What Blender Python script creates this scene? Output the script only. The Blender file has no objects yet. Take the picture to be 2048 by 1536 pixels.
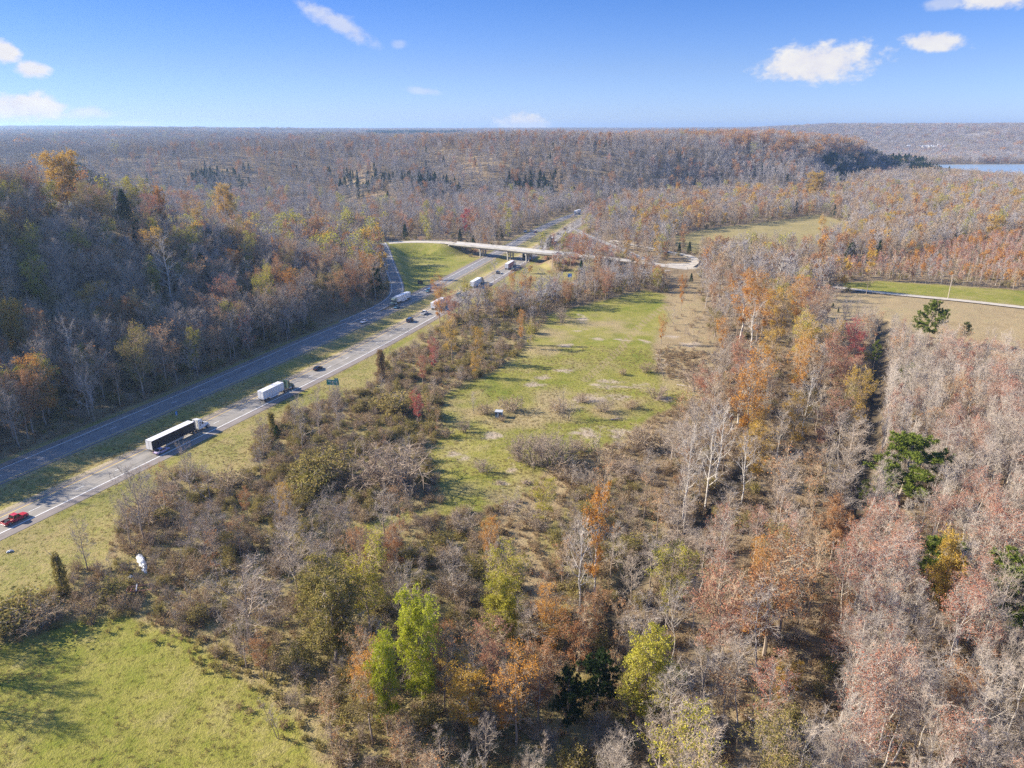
import bpy, bmesh, math, random
import numpy as np
from mathutils import Vector, Matrix

# ------------------------------------------------------------------ scene, camera, sky, sun
SC = bpy.context.scene
COL = SC.collection
CAM_H = 90.0                      # drone height above the road
F_PX, Y_HOR = 1422.0, 255.0       # focal length and horizon row in the 2048 x 1536 photograph
PITCH = math.atan((768 - Y_HOR) / F_PX)
SUN_EL = math.radians(28)
SUN_AZ = math.radians(-80)        # from +Y, clockwise: the sun stands left and a little ahead of the camera

cam_d = bpy.data.cameras.new('camera')
cam = bpy.data.objects.new('camera', cam_d)
COL.objects.link(cam)
cam_d.sensor_width = 36.0
cam_d.lens = 36.0 * F_PX / 2048.0
cam_d.clip_start = 1.0
cam_d.clip_end = 60000.0
cam.location = (0, 0, CAM_H)
cam.rotation_euler = (math.pi / 2 - PITCH, 0, 0)
SC.camera = cam
SC.view_settings.view_transform = 'Standard'
SC.view_settings.look = 'None'
SC.view_settings.exposure = 1.32
SC.view_settings.gamma = 1.0
SC.cycles.use_denoising = False
SC.cycles.denoiser = 'OPENIMAGEDENOISE'
SC.cycles.denoising_input_passes = 'RGB_ALBEDO_NORMAL'
SC.cycles.denoising_prefilter = 'ACCURATE'
SC.cycles.max_bounces = 5
SC.cycles.diffuse_bounces = 2
SC.cycles.glossy_bounces = 2
SC.cycles.transmission_bounces = 3
SC.cycles.transparent_max_bounces = 6
SC.cycles.volume_bounces = 0
SC.cycles.use_adaptive_sampling = True
SC.cycles.adaptive_threshold = 0.01
SC.render.film_transparent = False

sun_d = bpy.data.lights.new('sun', 'SUN')
sun = bpy.data.objects.new('sun', sun_d)
COL.objects.link(sun)
sun_d.energy = 5.0
sun_d.angle = math.radians(0.5)
sun_d.color = (1.0, 0.90, 0.75)
sdir = Vector((math.sin(SUN_AZ) * math.cos(SUN_EL), math.cos(SUN_AZ) * math.cos(SUN_EL), math.sin(SUN_EL)))
sun.rotation_euler = sdir.to_track_quat('Z', 'Y').to_euler()


class NT:
    """small helper round a node tree"""
    def __init__(s, tree):
        s.t = tree; s.n = tree.nodes; s.l = tree.links
    def new(s, kind, **kw):
        n = s.n.new(kind)
        for k, v in kw.items():
            setattr(n, k, v)
        return n
    def put(s, sock, v):
        if hasattr(v, 'is_linked') or isinstance(v, bpy.types.NodeSocket):
            s.l.new(v, sock)
        elif v is not None:
            sock.default_value = v
    def math(s, op, a, b=None, c=None, clamp=False):
        n = s.new('ShaderNodeMath', operation=op, use_clamp=clamp)
        s.put(n.inputs[0], a)
        if b is not None: s.put(n.inputs[1], b)
        if c is not None: s.put(n.inputs[2], c)
        return n.outputs[0]
    def mix(s, f, a, b, mode='MIX'):
        n = s.new('ShaderNodeMix', data_type='RGBA', blend_type=mode)
        s.put(n.inputs[0], f); s.put(n.inputs[6], a); s.put(n.inputs[7], b)
        return n.outputs[2]
    def noise(s, vec, scale, detail=3, rough=.55, lo=None, hi=None):
        n = s.new('ShaderNodeTexNoise')
        s.put(n.inputs['Vector'], vec)
        n.inputs['Scale'].default_value = scale; n.inputs['Detail'].default_value = detail
        n.inputs['Roughness'].default_value = rough
        o = n.outputs[0]
        return s.step(o, lo, hi) if lo is not None else o
    def step(s, v, lo, hi):
        n = s.new('ShaderNodeMapRange', interpolation_type='SMOOTHSTEP')
        s.put(n.inputs[0], v); n.inputs[1].default_value = lo; n.inputs[2].default_value = hi
        return n.outputs[0]
    def ramp(s, v, stops):
        n = s.new('ShaderNodeValToRGB')
        s.put(n.inputs[0], v)
        e = n.color_ramp.elements
        while len(e) < len(stops): e.new(0.5)
        for k, (p, c) in enumerate(stops):
            e[k].position = p; e[k].color = (*c, 1)
        return n.outputs[0]


def dir_of(px, py):
    """azimuth (from +Y, clockwise) and elevation of a photo pixel, seen from the camera"""
    v = Vector(((px - 1024) / F_PX, math.cos(PITCH) + (768 - py) / F_PX * math.sin(PITCH),
                -math.sin(PITCH) + (768 - py) / F_PX * math.cos(PITCH)))
    v.normalize()
    return math.atan2(v.x, v.y), math.asin(v.z)


def build_world():
    w = bpy.data.worlds.new("World")
    SC.world = w
    w.use_nodes = True
    t = NT(w.node_tree)
    t.n.clear()
    out = t.new('ShaderNodeOutputWorld')
    sky = t.new('ShaderNodeTexSky', sky_type='NISHITA')
    sky.sun_disc = False
    sky.sun_elevation = SUN_EL
    sky.sun_rotation = SUN_AZ
    sky.altitude = 600
    sky.air_density = 1.0
    sky.dust_density = 0.35
    sky.ozone_density = 3.5
    bg = t.new('ShaderNodeBackground')
    bg.inputs[1].default_value = 0.12
    hs = t.new('ShaderNodeHueSaturation')
    hs.inputs['Saturation'].default_value = 1.0
    t.l.new(sky.outputs[0], hs.inputs['Color'])
    # small fair weather clouds of this sky, each at its own bearing and height above the horizon
    tc = t.new('ShaderNodeTexCoord').outputs['Generated']
    sp = t.new('ShaderNodeSeparateXYZ')
    t.l.new(tc, sp.inputs[0])
    az = t.math('ARCTAN2', sp.outputs[0], sp.outputs[1])
    el = t.math('ARCSINE', sp.outputs[2])
    cv = t.new('ShaderNodeCombineXYZ')
    t.l.new(az, cv.inputs[0])
    t.l.new(t.math('MULTIPLY', el, 1.5), cv.inputs[1])
    # the clear deep blue of this autumn sky, paler towards the horizon
    k = 1 / 1.28
    f = t.ramp(t.math('DIVIDE', el, math.pi / 2), [(0.0, (.43 * k, .55 * k, 1.0 * k)), (.045, (.39 * k, .46 * k, .74 * k)), (.095, (.27 * k, .40 * k, .70 * k)), (.28, (.5, .62, .9)), (.7, (.9, .95, 1))])
    side = t.step(az, -.75, .1)
    f = t.mix(1.0, f, t.mix(side, (.74, .80, .92, 1), (1, 1, 1, 1)), 'MULTIPLY')
    t.l.new(t.mix(1.0, hs.outputs[0], f, 'MULTIPLY'), bg.inputs[0])
    nz = t.noise(cv.outputs[0], 34, 7, .62)
    nz2 = t.noise(cv.outputs[0], 85, 5, .6)
    nn = t.math('ADD', t.math('MULTIPLY', nz, 1.5), t.math('MULTIPLY', nz2, .5))
    total = None
    for (px, py, wx, wy, tilt, dens) in [
            (1632, 127, 86, 31, -.05, 1.0), (1870, 84, 41, 14, .12, .95), (2005, -6, 52, 16, 0, 1.0), (1895, 4, 30, 10, 0, .45),
            (680, 48, 66, 17, .42, .62), (52, 216, 56, 23, 0, 1.0), (64, 138, 23, 12, 0, .95), (12, 104, 19, 16, 0, 1.0),
            (178, 225, 38, 10, 0, .6), (1045, 250, 46, 20, 0, .85), (845, 182, 36, 7, .1, .35), (270, 249, 32, 6, 0, .4),
            (795, 88, 16, 8, 0, .3)]:
        a0, e0 = dir_of(px, py)
        s = 1.0 / F_PX * math.cos(PITCH * .6)
        du = t.math('SUBTRACT', az, a0)
        dv = t.math('SUBTRACT', el, e0)
        if tilt:
            dv = t.math('ADD', dv, t.math('MULTIPLY', du, math.tan(tilt)))
        r = t.math('SQRT', t.math('ADD', t.math('POWER', t.math('ABSOLUTE', t.math('DIVIDE', du, wx * s)), 2),
                                  t.math('POWER', t.math('ABSOLUTE', t.math('DIVIDE', dv, wy * s)), 2)))
        m = t.math('SUBTRACT', t.math('MULTIPLY', nn, 1.25), t.math('MULTIPLY', r, .95))
        m = t.step(m, .02, .72 if dens > .7 else .95)
        m = t.math('MULTIPLY', m, dens)
        total = m if total is None else t.math('MAXIMUM', total, m)
    cl = t.new('ShaderNodeBackground')
    t.l.new(t.ramp(t.math('ADD', t.math('MULTIPLY', nz, .7), .15), [(.3, (.80, .80, .93)), (.62, (1, .985, .97))]), cl.inputs[0])
    cl.inputs[1].default_value = 0.37
    mx = t.new('ShaderNodeMixShader')
    t.l.new(total, mx.inputs[0]); t.l.new(bg.outputs[0], mx.inputs[1]); t.l.new(cl.outputs[0], mx.inputs[2])
    t.l.new(mx.outputs[0], out.inputs[0])


build_world()

# ------------------------------------------------------------------ helpers
RNG = np.random.default_rng(7)
random.seed(7)


def G(px, py, z=0.0):
    """the point of the level z under a photo pixel (used once to survey the site)"""
    d = ((px - 1024) / F_PX, math.cos(PITCH) + (768 - py) / F_PX * math.sin(PITCH),
         -math.sin(PITCH) + (768 - py) / F_PX * math.cos(PITCH))
    t = (z - CAM_H) / d[2]
    return np.array([d[0] * t, d[1] * t])


def survey(pts, z=0.0):
    return np.array([G(p[0], p[1], p[2] if len(p) > 2 else z) for p in pts])


def proj(x, y, z):
    """photo pixel of a world point"""
    x = np.asarray(x, float); y = np.asarray(y, float); z = np.asarray(z, float) - CAM_H
    c, s = math.cos(PITCH), math.sin(PITCH)
    depth = y * c - z * s
    up = y * s + z * c
    return 1024 + F_PX * x / depth, 768 - F_PX * up / depth, depth


def resample(poly, step):
    poly = np.asarray(poly, float)
    seg = np.linalg.norm(np.diff(poly, axis=0), axis=1)
    s = np.concatenate([[0], np.cumsum(seg)])
    n = max(2, int(s[-1] / step) + 1)
    q = np.linspace(0, s[-1], n)
    return np.stack([np.interp(q, s, poly[:, k]) for k in range(poly.shape[1])], 1)


def smooth_line(poly, step=6.0, it=30):
    p = resample(poly, step)
    for _ in range(it):
        p[1:-1] = .5 * p[1:-1] + .25 * (p[:-2] + p[2:])
    return p


def normals2(p):
    t = np.gradient(p[:, :2], axis=0)
    t /= np.linalg.norm(t, axis=1)[:, None] + 1e-9
    return np.stack([-t[:, 1], t[:, 0]], 1)          # points left of travel


def offset(p, d):
    q = p.copy()
    q[:, :2] += normals2(p) * d
    return q


def pl_dist(x, y, poly, want='d'):
    """distance to a polyline; signed (+ left) and the float index of the foot when asked"""
    best = np.full(x.shape, 1e12); sgn = np.ones(x.shape); idx = np.zeros(x.shape)
    for i in range(len(poly) - 1):
        ax, ay = poly[i, 0], poly[i, 1]
        bx, by = poly[i + 1, 0] - ax, poly[i + 1, 1] - ay
        L = bx * bx + by * by + 1e-12
        t = np.clip(((x - ax) * bx + (y - ay) * by) / L, 0, 1)
        dx, dy = x - ax - t * bx, y - ay - t * by
        d = dx * dx + dy * dy
        m = d < best
        best = np.where(m, d, best)
        if want != 'd':
            sgn = np.where(m, np.sign(bx * (y - ay) - by * (x - ax) + 1e-12), sgn)
            idx = np.where(m, i + t, idx)
    best = np.sqrt(best)
    return best if want == 'd' else (best, sgn, idx)


def inside(x, y, poly):
    c = np.zeros(x.shape, bool)
    n = len(poly)
    for i in range(n):
        x1, y1 = poly[i]; x2, y2 = poly[(i + 1) % n]
        if y1 == y2: continue
        c ^= ((y1 > y) != (y2 > y)) & (x < (x2 - x1) * (y - y1) / (y2 - y1) + x1)
    return c


def sdf(x, y, poly):
    """signed distance to a polygon, + inside"""
    cl = np.vstack([poly, poly[:1]])
    d = pl_dist(x, y, cl)
    return np.where(inside(x, y, poly), d, -d)


def sstep(v, a, b):
    t = np.clip((v - a) / (b - a), 0, 1)
    return t * t * (3 - 2 * t)


def vnoise(x, y, scale, seed=0, octaves=3):
    """value noise, about -1 .. 1"""
    tot = np.zeros(np.shape(x)); amp = 1.0; norm = 0
    for o in range(octaves):
        fx, fy = np.asarray(x) / scale + 17.3 * o + seed * 3.7, np.asarray(y) / scale - 9.1 * o + seed * 5.3
        ix, iy = np.floor(fx).astype(np.int64), np.floor(fy).astype(np.int64)
        u, v = fx - ix, fy - iy
        u = u * u * (3 - 2 * u); v = v * v * (3 - 2 * v)
        def h(a, b):
            k = (a * 374761393 + b * 668265263 + (seed + o) * 974711) & 0xffffffff
            k = ((k ^ (k >> 13)) * 1274126177) & 0xffffffff
            k = k ^ (k >> 16)
            return (k & 0xffff) / 32767.5 - 1
        n = (h(ix, iy) * (1 - u) + h(ix + 1, iy) * u) * (1 - v) + (h(ix, iy + 1) * (1 - u) + h(ix + 1, iy + 1) * u) * v
        tot += amp * n; norm += amp; amp *= .5; scale *= .5
    return tot / norm


def mesh_from(name, V, F, mats=(), mi=None, smooth=False):
    """mesh from vertex array and a face array (triangles or quads)"""
    V = np.ascontiguousarray(V, np.float32); F = np.ascontiguousarray(F, np.int32)
    me = bpy.data.meshes.new(name)
    k = F.shape[1]
    me.vertices.add(len(V)); me.vertices.foreach_set('co', V.ravel())
    me.loops.add(F.size); me.loops.foreach_set('vertex_index', F.ravel())
    me.polygons.add(len(F))
    me.polygons.foreach_set('loop_start', np.arange(0, F.size, k, dtype=np.int32))
    try:
        me.polygons.foreach_set('loop_total', np.full(len(F), k, np.int32))
    except Exception:
        pass
    for m in mats: me.materials.append(m)
    if mi is not None: me.polygons.foreach_set('material_index', np.ascontiguousarray(mi, np.int32))
    me.polygons.foreach_set('use_smooth', np.full(len(F), bool(smooth)))
    me.update(calc_edges=True)
    return me


def link(name, data, parent=None, loc=(0, 0, 0), rot=(0, 0, 0), scale=None):
    o = bpy.data.objects.new(name, data)
    COL.objects.link(o)
    o.location = loc; o.rotation_euler = rot
    if scale is not None: o.scale = scale
    if parent is not None: o.parent = parent
    return o


def tag(o, label, cat, group=None, kind=None):
    o['label'] = label
    o['category'] = cat
    if group: o['group'] = group
    if kind: o['kind'] = kind
    return o


def prop(o, label, kind):
    o['label'] = label; o['kind'] = kind
    return o


class MB:
    """collects boxes, prisms, cylinders and bars into one mesh"""
    def __init__(s): s.v = []; s.f = []
    def add(s, v, f):
        n = len(s.v); s.v += [tuple(p) for p in v]; s.f += [tuple(i + n for i in q) for q in f]
    def box(s, c, d, taper=(1, 1), rz=0):
        x, y, z = d[0] / 2, d[1] / 2, d[2] / 2
        tx, ty = taper
        p = [(-x, -y, -z), (x, -y, -z), (x, y, -z), (-x, y, -z), (-x * tx, -y * ty, z), (x * tx, -y * ty, z), (x * tx, y * ty, z), (-x * tx, y * ty, z)]
        ca, sa = math.cos(rz), math.sin(rz)
        s.add([(c[0] + a * ca - b * sa, c[1] + a * sa + b * ca, c[2] + q) for a, b, q in p],
              [(3, 2, 1, 0), (4, 5, 6, 7), (0, 1, 5, 4), (1, 2, 6, 5), (2, 3, 7, 6), (3, 0, 4, 7)])
    def loft(s, rings):
        """rings: lists of points of equal length, capped at both ends"""
        k = len(rings[0]); v = [p for r in rings for p in r]; f = []
        for i in range(len(rings) - 1):
            for j in range(k):
                a, b = i * k + j, i * k + (j + 1) % k
                f.append((a, b, b + k, a + k))
        f.append(tuple(reversed(range(k)))); f.append(tuple(range((len(rings) - 1) * k, len(rings) * k)))
        s.add(v, f)
    def prism(s, prof, y0, y1, inset=0.0, mid=None):
        """side profile (x, z) swept across the width from y0 to y1"""
        s.loft([[(x, y0, z) for x, z in prof], [(x, y1, z) for x, z in prof]])
    def cyl(s, c, r, w, n=14, axis='y', r2=None):
        r2 = r if r2 is None else r2
        A, B = [], []
        for i in range(n):
            a = 2 * math.pi * i / n
            ca, sa = math.cos(a), math.sin(a)
            if axis == 'y':
                A.append((c[0] + r * ca, c[1] - w / 2, c[2] + r * sa)); B.append((c[0] + r2 * ca, c[1] + w / 2, c[2] + r2 * sa))
            elif axis == 'z':
                A.append((c[0] + r * ca, c[1] + r * sa, c[2] - w / 2)); B.append((c[0] + r2 * ca, c[1] + r2 * sa, c[2] + w / 2))
            else:
                A.append((c[0] - w / 2, c[1] + r * ca, c[2] + r * sa)); B.append((c[0] + w / 2, c[1] + r2 * ca, c[2] + r2 * sa))
        s.loft([A, B])
    def build(s, name, mat, parent=None, bevel=0.0, loc=(0, 0, 0), rot=(0, 0, 0), smooth=False, seg=2):
        bm = bmesh.new()
        vs = [bm.verts.new(p) for p in s.v]
        for f in s.f:
            try: bm.faces.new([vs[i] for i in f])
            except ValueError: pass
        bmesh.ops.recalc_face_normals(bm, faces=bm.faces)
        if bevel > 0:
            bmesh.ops.bevel(bm, geom=[e for e in bm.edges if e.calc_face_angle(0) > .35], offset=bevel, segments=seg, affect='EDGES', clamp_overlap=True)
        me = bpy.data.meshes.new(name)
        bm.to_mesh(me); bm.free()
        if mat: me.materials.append(mat)
        for p in me.polygons: p.use_smooth = smooth
        return link(name, me, parent, loc, rot)


# ------------------------------------------------------------------ materials
def principled(name, col, rough=.6, metal=0.0, spec=.5, coat=0.0):
    m = bpy.data.materials.new(name)
    m.use_nodes = True
    b = m.node_tree.nodes['Principled BSDF']
    b.inputs['Base Color'].default_value = (*col, 1)
    b.inputs['Roughness'].default_value = rough
    b.inputs['Metallic'].default_value = metal
    b.inputs['Specular IOR Level'].default_value = spec
    b.inputs['Coat Weight'].default_value = coat
    return m


def worn(name, col, col2, scale=.6, rough=.6, metal=0.0, coat=0.0, lo=.42, hi=.7, amt=.6):
    """one surface colour with irregular grime or wear of a second colour"""
    m = principled(name, col, rough, metal, .5, coat)
    t = NT(m.node_tree); b = t.n['Principled BSDF']
    oc = t.new('ShaderNodeTexCoord').outputs['Object']
    f = t.math('MULTIPLY', t.noise(oc, scale, 5, .65, lo, hi), amt)
    t.l.new(t.mix(f, (*col, 1), (*col2, 1)), b.inputs['Base Color'])
    return m


def leaf_mat(name, cols, trans=.35):
    """leaves: every leaf its own tone between the given colours; a little light shines through"""
    m = bpy.data.materials.new(name); m.use_nodes = True
    t = NT(m.node_tree); t.n.clear()
    out = t.new('ShaderNodeOutputMaterial')
    g = t.new('ShaderNodeNewGeometry'); oi = t.new('ShaderNodeObjectInfo')
    f = t.math('ADD', t.math('MULTIPLY', g.outputs['Random Per Island'], .62), t.math('MULTIPLY', oi.outputs['Random'], .38))
    n = len(cols)
    c = t.ramp(f, [(.08 + .84 * i / (n - 1), cols[i]) for i in range(n)])
    d = t.new('ShaderNodeBsdfDiffuse'); tr = t.new('ShaderNodeBsdfTranslucent')
    t.l.new(c, d.inputs[0]); t.l.new(c, tr.inputs[0])
    mx = t.new('ShaderNodeMixShader'); mx.inputs[0].default_value = trans
    t.l.new(d.outputs[0], mx.inputs[1]); t.l.new(tr.outputs[0], mx.inputs[2])
    t.l.new(mx.outputs[0], out.inputs[0])
    return m


def bark_mat(name, cols, blotch=None):
    m = bpy.data.materials.new(name); m.use_nodes = True
    t = NT(m.node_tree); t.n.clear()
    out = t.new('ShaderNodeOutputMaterial')
    oi = t.new('ShaderNodeObjectInfo'); g = t.new('ShaderNodeNewGeometry')
    f = t.math('ADD', t.math('MULTIPLY', oi.outputs['Random'], .65), t.math('MULTIPLY', g.outputs['Random Per Island'], .35))
    n = len(cols)
    c = t.ramp(f, [(.05 + .9 * i / (n - 1), cols[i]) for i in range(n)])
    if blotch:
        oc = t.new('ShaderNodeTexCoord').outputs['Object']
        c = t.mix(t.noise(oc, 1.3, 3, .6, .5, .66), c, (*blotch, 1))
    d = t.new('ShaderNodeBsdfDiffuse')
    t.l.new(c, d.inputs[0]); t.l.new(d.outputs[0], out.inputs[0])
    return m


M = {}
M['bark'] = bark_mat('bark_grey_brown', [(.25, .20, .155), (.36, .305, .25), (.30, .235, .18)])
M['twig'] = bark_mat('twigs_grey', [(.33, .275, .215), (.44, .38, .31), (.38, .305, .235), (.49, .435, .365)])
M['twig_tan'] = bark_mat('twigs_tan', [(.40, .30, .19), (.48, .37, .245), (.37, .285, .195)])
M['twig_rose'] = bark_mat('twigs_rosy', [(.41, .345, .275), (.51, .45, .375), (.44, .35, .28)])
M['bark_pale'] = bark_mat('bark_pale', [(.40, .355, .30), (.52, .475, .41), (.46, .405, .345)])
M['bark_syc'] = bark_mat('bark_sycamore', [(.55, .51, .45), (.62, .59, .53)], blotch=(.33, .28, .21))
M['twig_dark'] = bark_mat('twigs_dark', [(.27, .21, .155), (.37, .30, .225), (.33, .25, .185)])
M['orange'] = leaf_mat('leaves_orange', [(.42, .16, .03), (.56, .26, .05), (.60, .33, .07), (.46, .22, .05)])
M['rust'] = leaf_mat('leaves_rust', [(.33, .14, .06), (.43, .20, .085), (.38, .23, .11), (.48, .27, .13)])
M['yellow'] = leaf_mat('leaves_yellow', [(.42, .26, .04), (.58, .38, .06), (.50, .36, .09), (.36, .26, .07)])
M['gold'] = leaf_mat('leaves_gold', [(.50, .30, .045), (.64, .42, .07), (.50, .33, .08), (.58, .36, .05)])
M['red'] = leaf_mat('leaves_red', [(.40, .135, .085), (.48, .21, .13), (.44, .255, .165), (.53, .31, .21)])
M['crimson'] = leaf_mat('leaves_crimson', [(.42, .06, .07), (.52, .12, .11), (.36, .08, .07)])
M['lime'] = leaf_mat('leaves_lime', [(.29, .33, .025), (.41, .45, .035), (.49, .50, .06), (.35, .38, .03)], .35)
M['olive'] = leaf_mat('leaves_olive', [(.17, .165, .045), (.28, .24, .07), (.36, .28, .10), (.24, .19, .075)])
M['ygreen'] = leaf_mat('leaves_yellow_green', [(.28, .28, .035), (.42, .39, .05), (.50, .43, .075), (.31, .33, .05)])
M['brown'] = leaf_mat('leaves_brown', [(.20, .13, .075), (.29, .19, .11), (.25, .19, .09), (.34, .24, .15)])
M['pine'] = leaf_mat('needles_pine', [(.085, .125, .022), (.145, .19, .032), (.21, .245, .05), (.12, .15, .028)], .2)
M['cedar'] = leaf_mat('needles_cedar', [(.025, .045, .016), (.045, .07, .024), (.06, .085, .03)], .15)
M['grass_blades'] = leaf_mat('grass_blades', [(.155, .165, .025), (.23, .21, .045), (.30, .245, .085), (.19, .19, .032)], .3)
M['twig_far'] = bark_mat('twigs_grey_hazed', [(.29, .265, .25), (.39, .365, .35), (.335, .30, .28), (.43, .41, .395)])  # distance haze put into the colour: cooler, greyer copy of the twig tone
M['dry_blades'] = leaf_mat('dry_grass_blades', [(.22, .17, .07), (.31, .24, .11), (.25, .19, .075)], .3)


def ground_material():
    m = bpy.data.materials.new('ground_cover'); m.use_nodes = True
    t = NT(m.node_tree); b = t.n['Principled BSDF']
    b.inputs['Roughness'].default_value = .95; b.inputs['Specular IOR Level'].default_value = .1
    oc = t.new('ShaderNodeTexCoord').outputs['Object']
    za = t.new('ShaderNodeAttribute', attribute_name='zone_a'); zb = t.new('ShaderNodeAttribute', attribute_name='zone_b')
    sa = t.new('ShaderNodeSeparateColor'); sb = t.new('ShaderNodeSeparateColor')
    t.l.new(za.outputs[0], sa.inputs[0]); t.l.new(zb.outputs[0], sb.inputs[0])
    big = t.noise(oc, .035, 4, .6); mid = t.noise(oc, .22, 4, .62); fine = t.noise(oc, 1.5, 4, .7); vf = t.noise(oc, 4.5, 2, .7)
    def tone(stops, wb=.3, wm=.4, wf=.3):
        v = t.math('ADD', t.math('ADD', t.math('MULTIPLY', big, wb), t.math('MULTIPLY', mid, wm)), t.math('MULTIPLY', fine, wf))
        return t.ramp(v, stops)
    litter = tone([(.34, (.14, .095, .055)), (.46, (.24, .17, .10)), (.54, (.33, .25, .15)), (.64, (.27, .225, .11))])
    green = tone([(.34, (.13, .18, .022)), (.44, (.215, .225, .032)), (.53, (.29, .265, .06)), (.62, (.37, .31, .12)), (.70, (.34, .26, .12))], .45, .35, .2)
    tan = tone([(.35, (.28, .205, .10)), (.5, (.40, .30, .165)), (.62, (.345, .29, .14))])
    verge = tone([(.34, (.17, .19, .045)), (.45, (.27, .25, .07)), (.54, (.36, .29, .12)), (.64, (.30, .21, .10))], .3, .35, .35)
    dirt = tone([(.36, (.36, .28, .19)), (.5, (.48, .39, .29)), (.62, (.33, .25, .16))], .2, .4, .4)
    gravel = tone([(.38, (.50, .45, .37)), (.52, (.62, .57, .49)), (.62, (.46, .41, .33))])
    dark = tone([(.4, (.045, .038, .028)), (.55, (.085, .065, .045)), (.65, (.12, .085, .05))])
    c = t.mix(sa.outputs[0], litter, green)
    c = t.mix(sa.outputs[1], c, tan)
    c = t.mix(sa.outputs[2], c, verge)
    c = t.mix(sb.outputs[0], c, dirt)
    c = t.mix(sb.outputs[1], c, gravel)
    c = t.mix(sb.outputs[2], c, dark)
    sp = t.step(vf, .38, .62)
    c = t.mix(t.math('MULTIPLY', t.math('SUBTRACT', 1, sp), .35), c, (.07, .065, .03, 1))
    t.l.new(c, b.inputs['Base Color'])
    bp = t.new('ShaderNodeBump'); bp.inputs['Strength'].default_value = .8; bp.inputs['Distance'].default_value = .35
    t.l.new(t.math('ADD', fine, t.math('MULTIPLY', vf, .5)), bp.inputs['Height']); t.l.new(bp.outputs[0], b.inputs['Normal'])
    return m


def asphalt(name, a, bcol, c2, line_scale=.12):
    m = principled(name, a, .85, 0, .25)
    t = NT(m.node_tree); b = t.n['Principled BSDF']
    oc = t.new('ShaderNodeTexCoord').outputs['Object']
    uv = t.new('ShaderNodeUVMap').outputs[0]
    mp = t.new('ShaderNodeMapping'); mp.inputs['Scale'].default_value = (.02, 1.1, 1); t.l.new(uv, mp.inputs[0])
    streak = t.noise(mp.outputs[0], 1.0, 4, .6)
    v = t.math('ADD', t.math('MULTIPLY', streak, .6), t.math('MULTIPLY', t.noise(oc, .25, 5, .65), .4))
    t.l.new(t.ramp(v, [(.36, a), (.5, bcol), (.64, c2)]), b.inputs['Base Color'])
    return m


M['ground'] = ground_material()
M['asphalt'] = asphalt('asphalt_worn', (.165, .152, .132), (.25, .23, .20), (.32, .29, .25))
M['asphalt_old'] = asphalt('asphalt_blue_grey', (.15, .145, .145), (.205, .195, .19), (.25, .235, .225))
M['shoulder'] = asphalt('asphalt_shoulder', (.16, .135, .12), (.215, .185, .165), (.27, .235, .205))
M['paint_white'] = worn('road_paint_white', (.80, .80, .78), (.45, .43, .40), 1.2, .7, amt=.5)
M['paint_yellow'] = worn('road_paint_yellow', (.72, .50, .12), (.50, .38, .18), 1.2, .7, amt=.5)
M['concrete'] = worn('concrete', (.47, .45, .41), (.31, .29, .26), .22, .85, amt=.8)
M['concrete_dk'] = worn('concrete_pier', (.46, .43, .38), (.30, .27, .23), .3, .85, amt=.8)
M['gravel_road'] = worn('gravel_road', (.47, .42, .34), (.33, .28, .21), .3, .95, amt=.8)
M['steel'] = worn('galvanised_steel', (.50, .51, .52), (.36, .34, .31), .8, .45, .6)
M['wood'] = worn('weathered_wood', (.34, .29, .23), (.20, .16, .12), 1.0, .85)
M['glass'] = principled('dark_window_glass', (.012, .016, .02), .08, 0, .6)
M['tyre'] = principled('tyre_rubber', (.018, .018, .018), .8)
M['rim'] = principled('wheel_rim', (.42, .42, .43), .35, .8)
M['black'] = principled('black_plastic', (.02, .02, .022), .5)
M['chrome'] = principled('polished_metal', (.62, .62, .62), .2, .9)
M['lamp_red'] = principled('red_lens', (.45, .02, .02), .25)
M['lamp_white'] = principled('clear_lens', (.75, .75, .72), .15)
M['water_dark'] = principled('creek_water', (.012, .012, .009), .45, 0, .25)
M['river'] = principled('river_water', (.26, .34, .40), .3, 0, .5)

# ------------------------------------------------------------------ survey of the site (points of the ground, metres)
NW = smooth_line(survey([(-260, 1193), (0, 1068.2), (240, 952.7), (480, 834.5), (720, 716.2), (886.5, 624.3), (1016, 545), (1063, 515), (1097.3, 489.6), (1134.3, 465), (1157, 450.5), (1178, 435), (1206, 420.5), (1240, 410)]))
NY = smooth_line(survey([(-260, 1157), (0, 1035.4), (240, 924), (480, 810.7), (720, 693.3), (938.7, 577), (1037, 516.8), (1071, 495.8), (1111.4, 468.6), (1136, 452), (1164, 435), (1192, 422), (1230, 410)]))
FW = smooth_line(survey([(-260, 1047), (0, 938.7), (92.6, 900), (240, 838.6), (380.6, 780), (480, 736), (660.5, 656.4), (778.6, 613.2), (838, 586.8), (867.7, 570.4), (960, 521.2), (975, 513.3), (1020, 488.8), (1085, 452.7), (1108, 442), (1134, 432), (1160, 424), (1200, 414), (1225, 408)]))
FY = smooth_line(survey([(-260, 1077), (0, 965.6), (153.5, 900), (240, 863.8), (434.5, 780), (480, 760.7), (720, 655), (861.8, 588), (886.4, 572.7), (960, 532.9), (992.6, 514.5), (1035, 490.5), (1099, 452.7), (1130, 438.7), (1160, 428.5), (1200, 417), (1230, 410)]))

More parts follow.
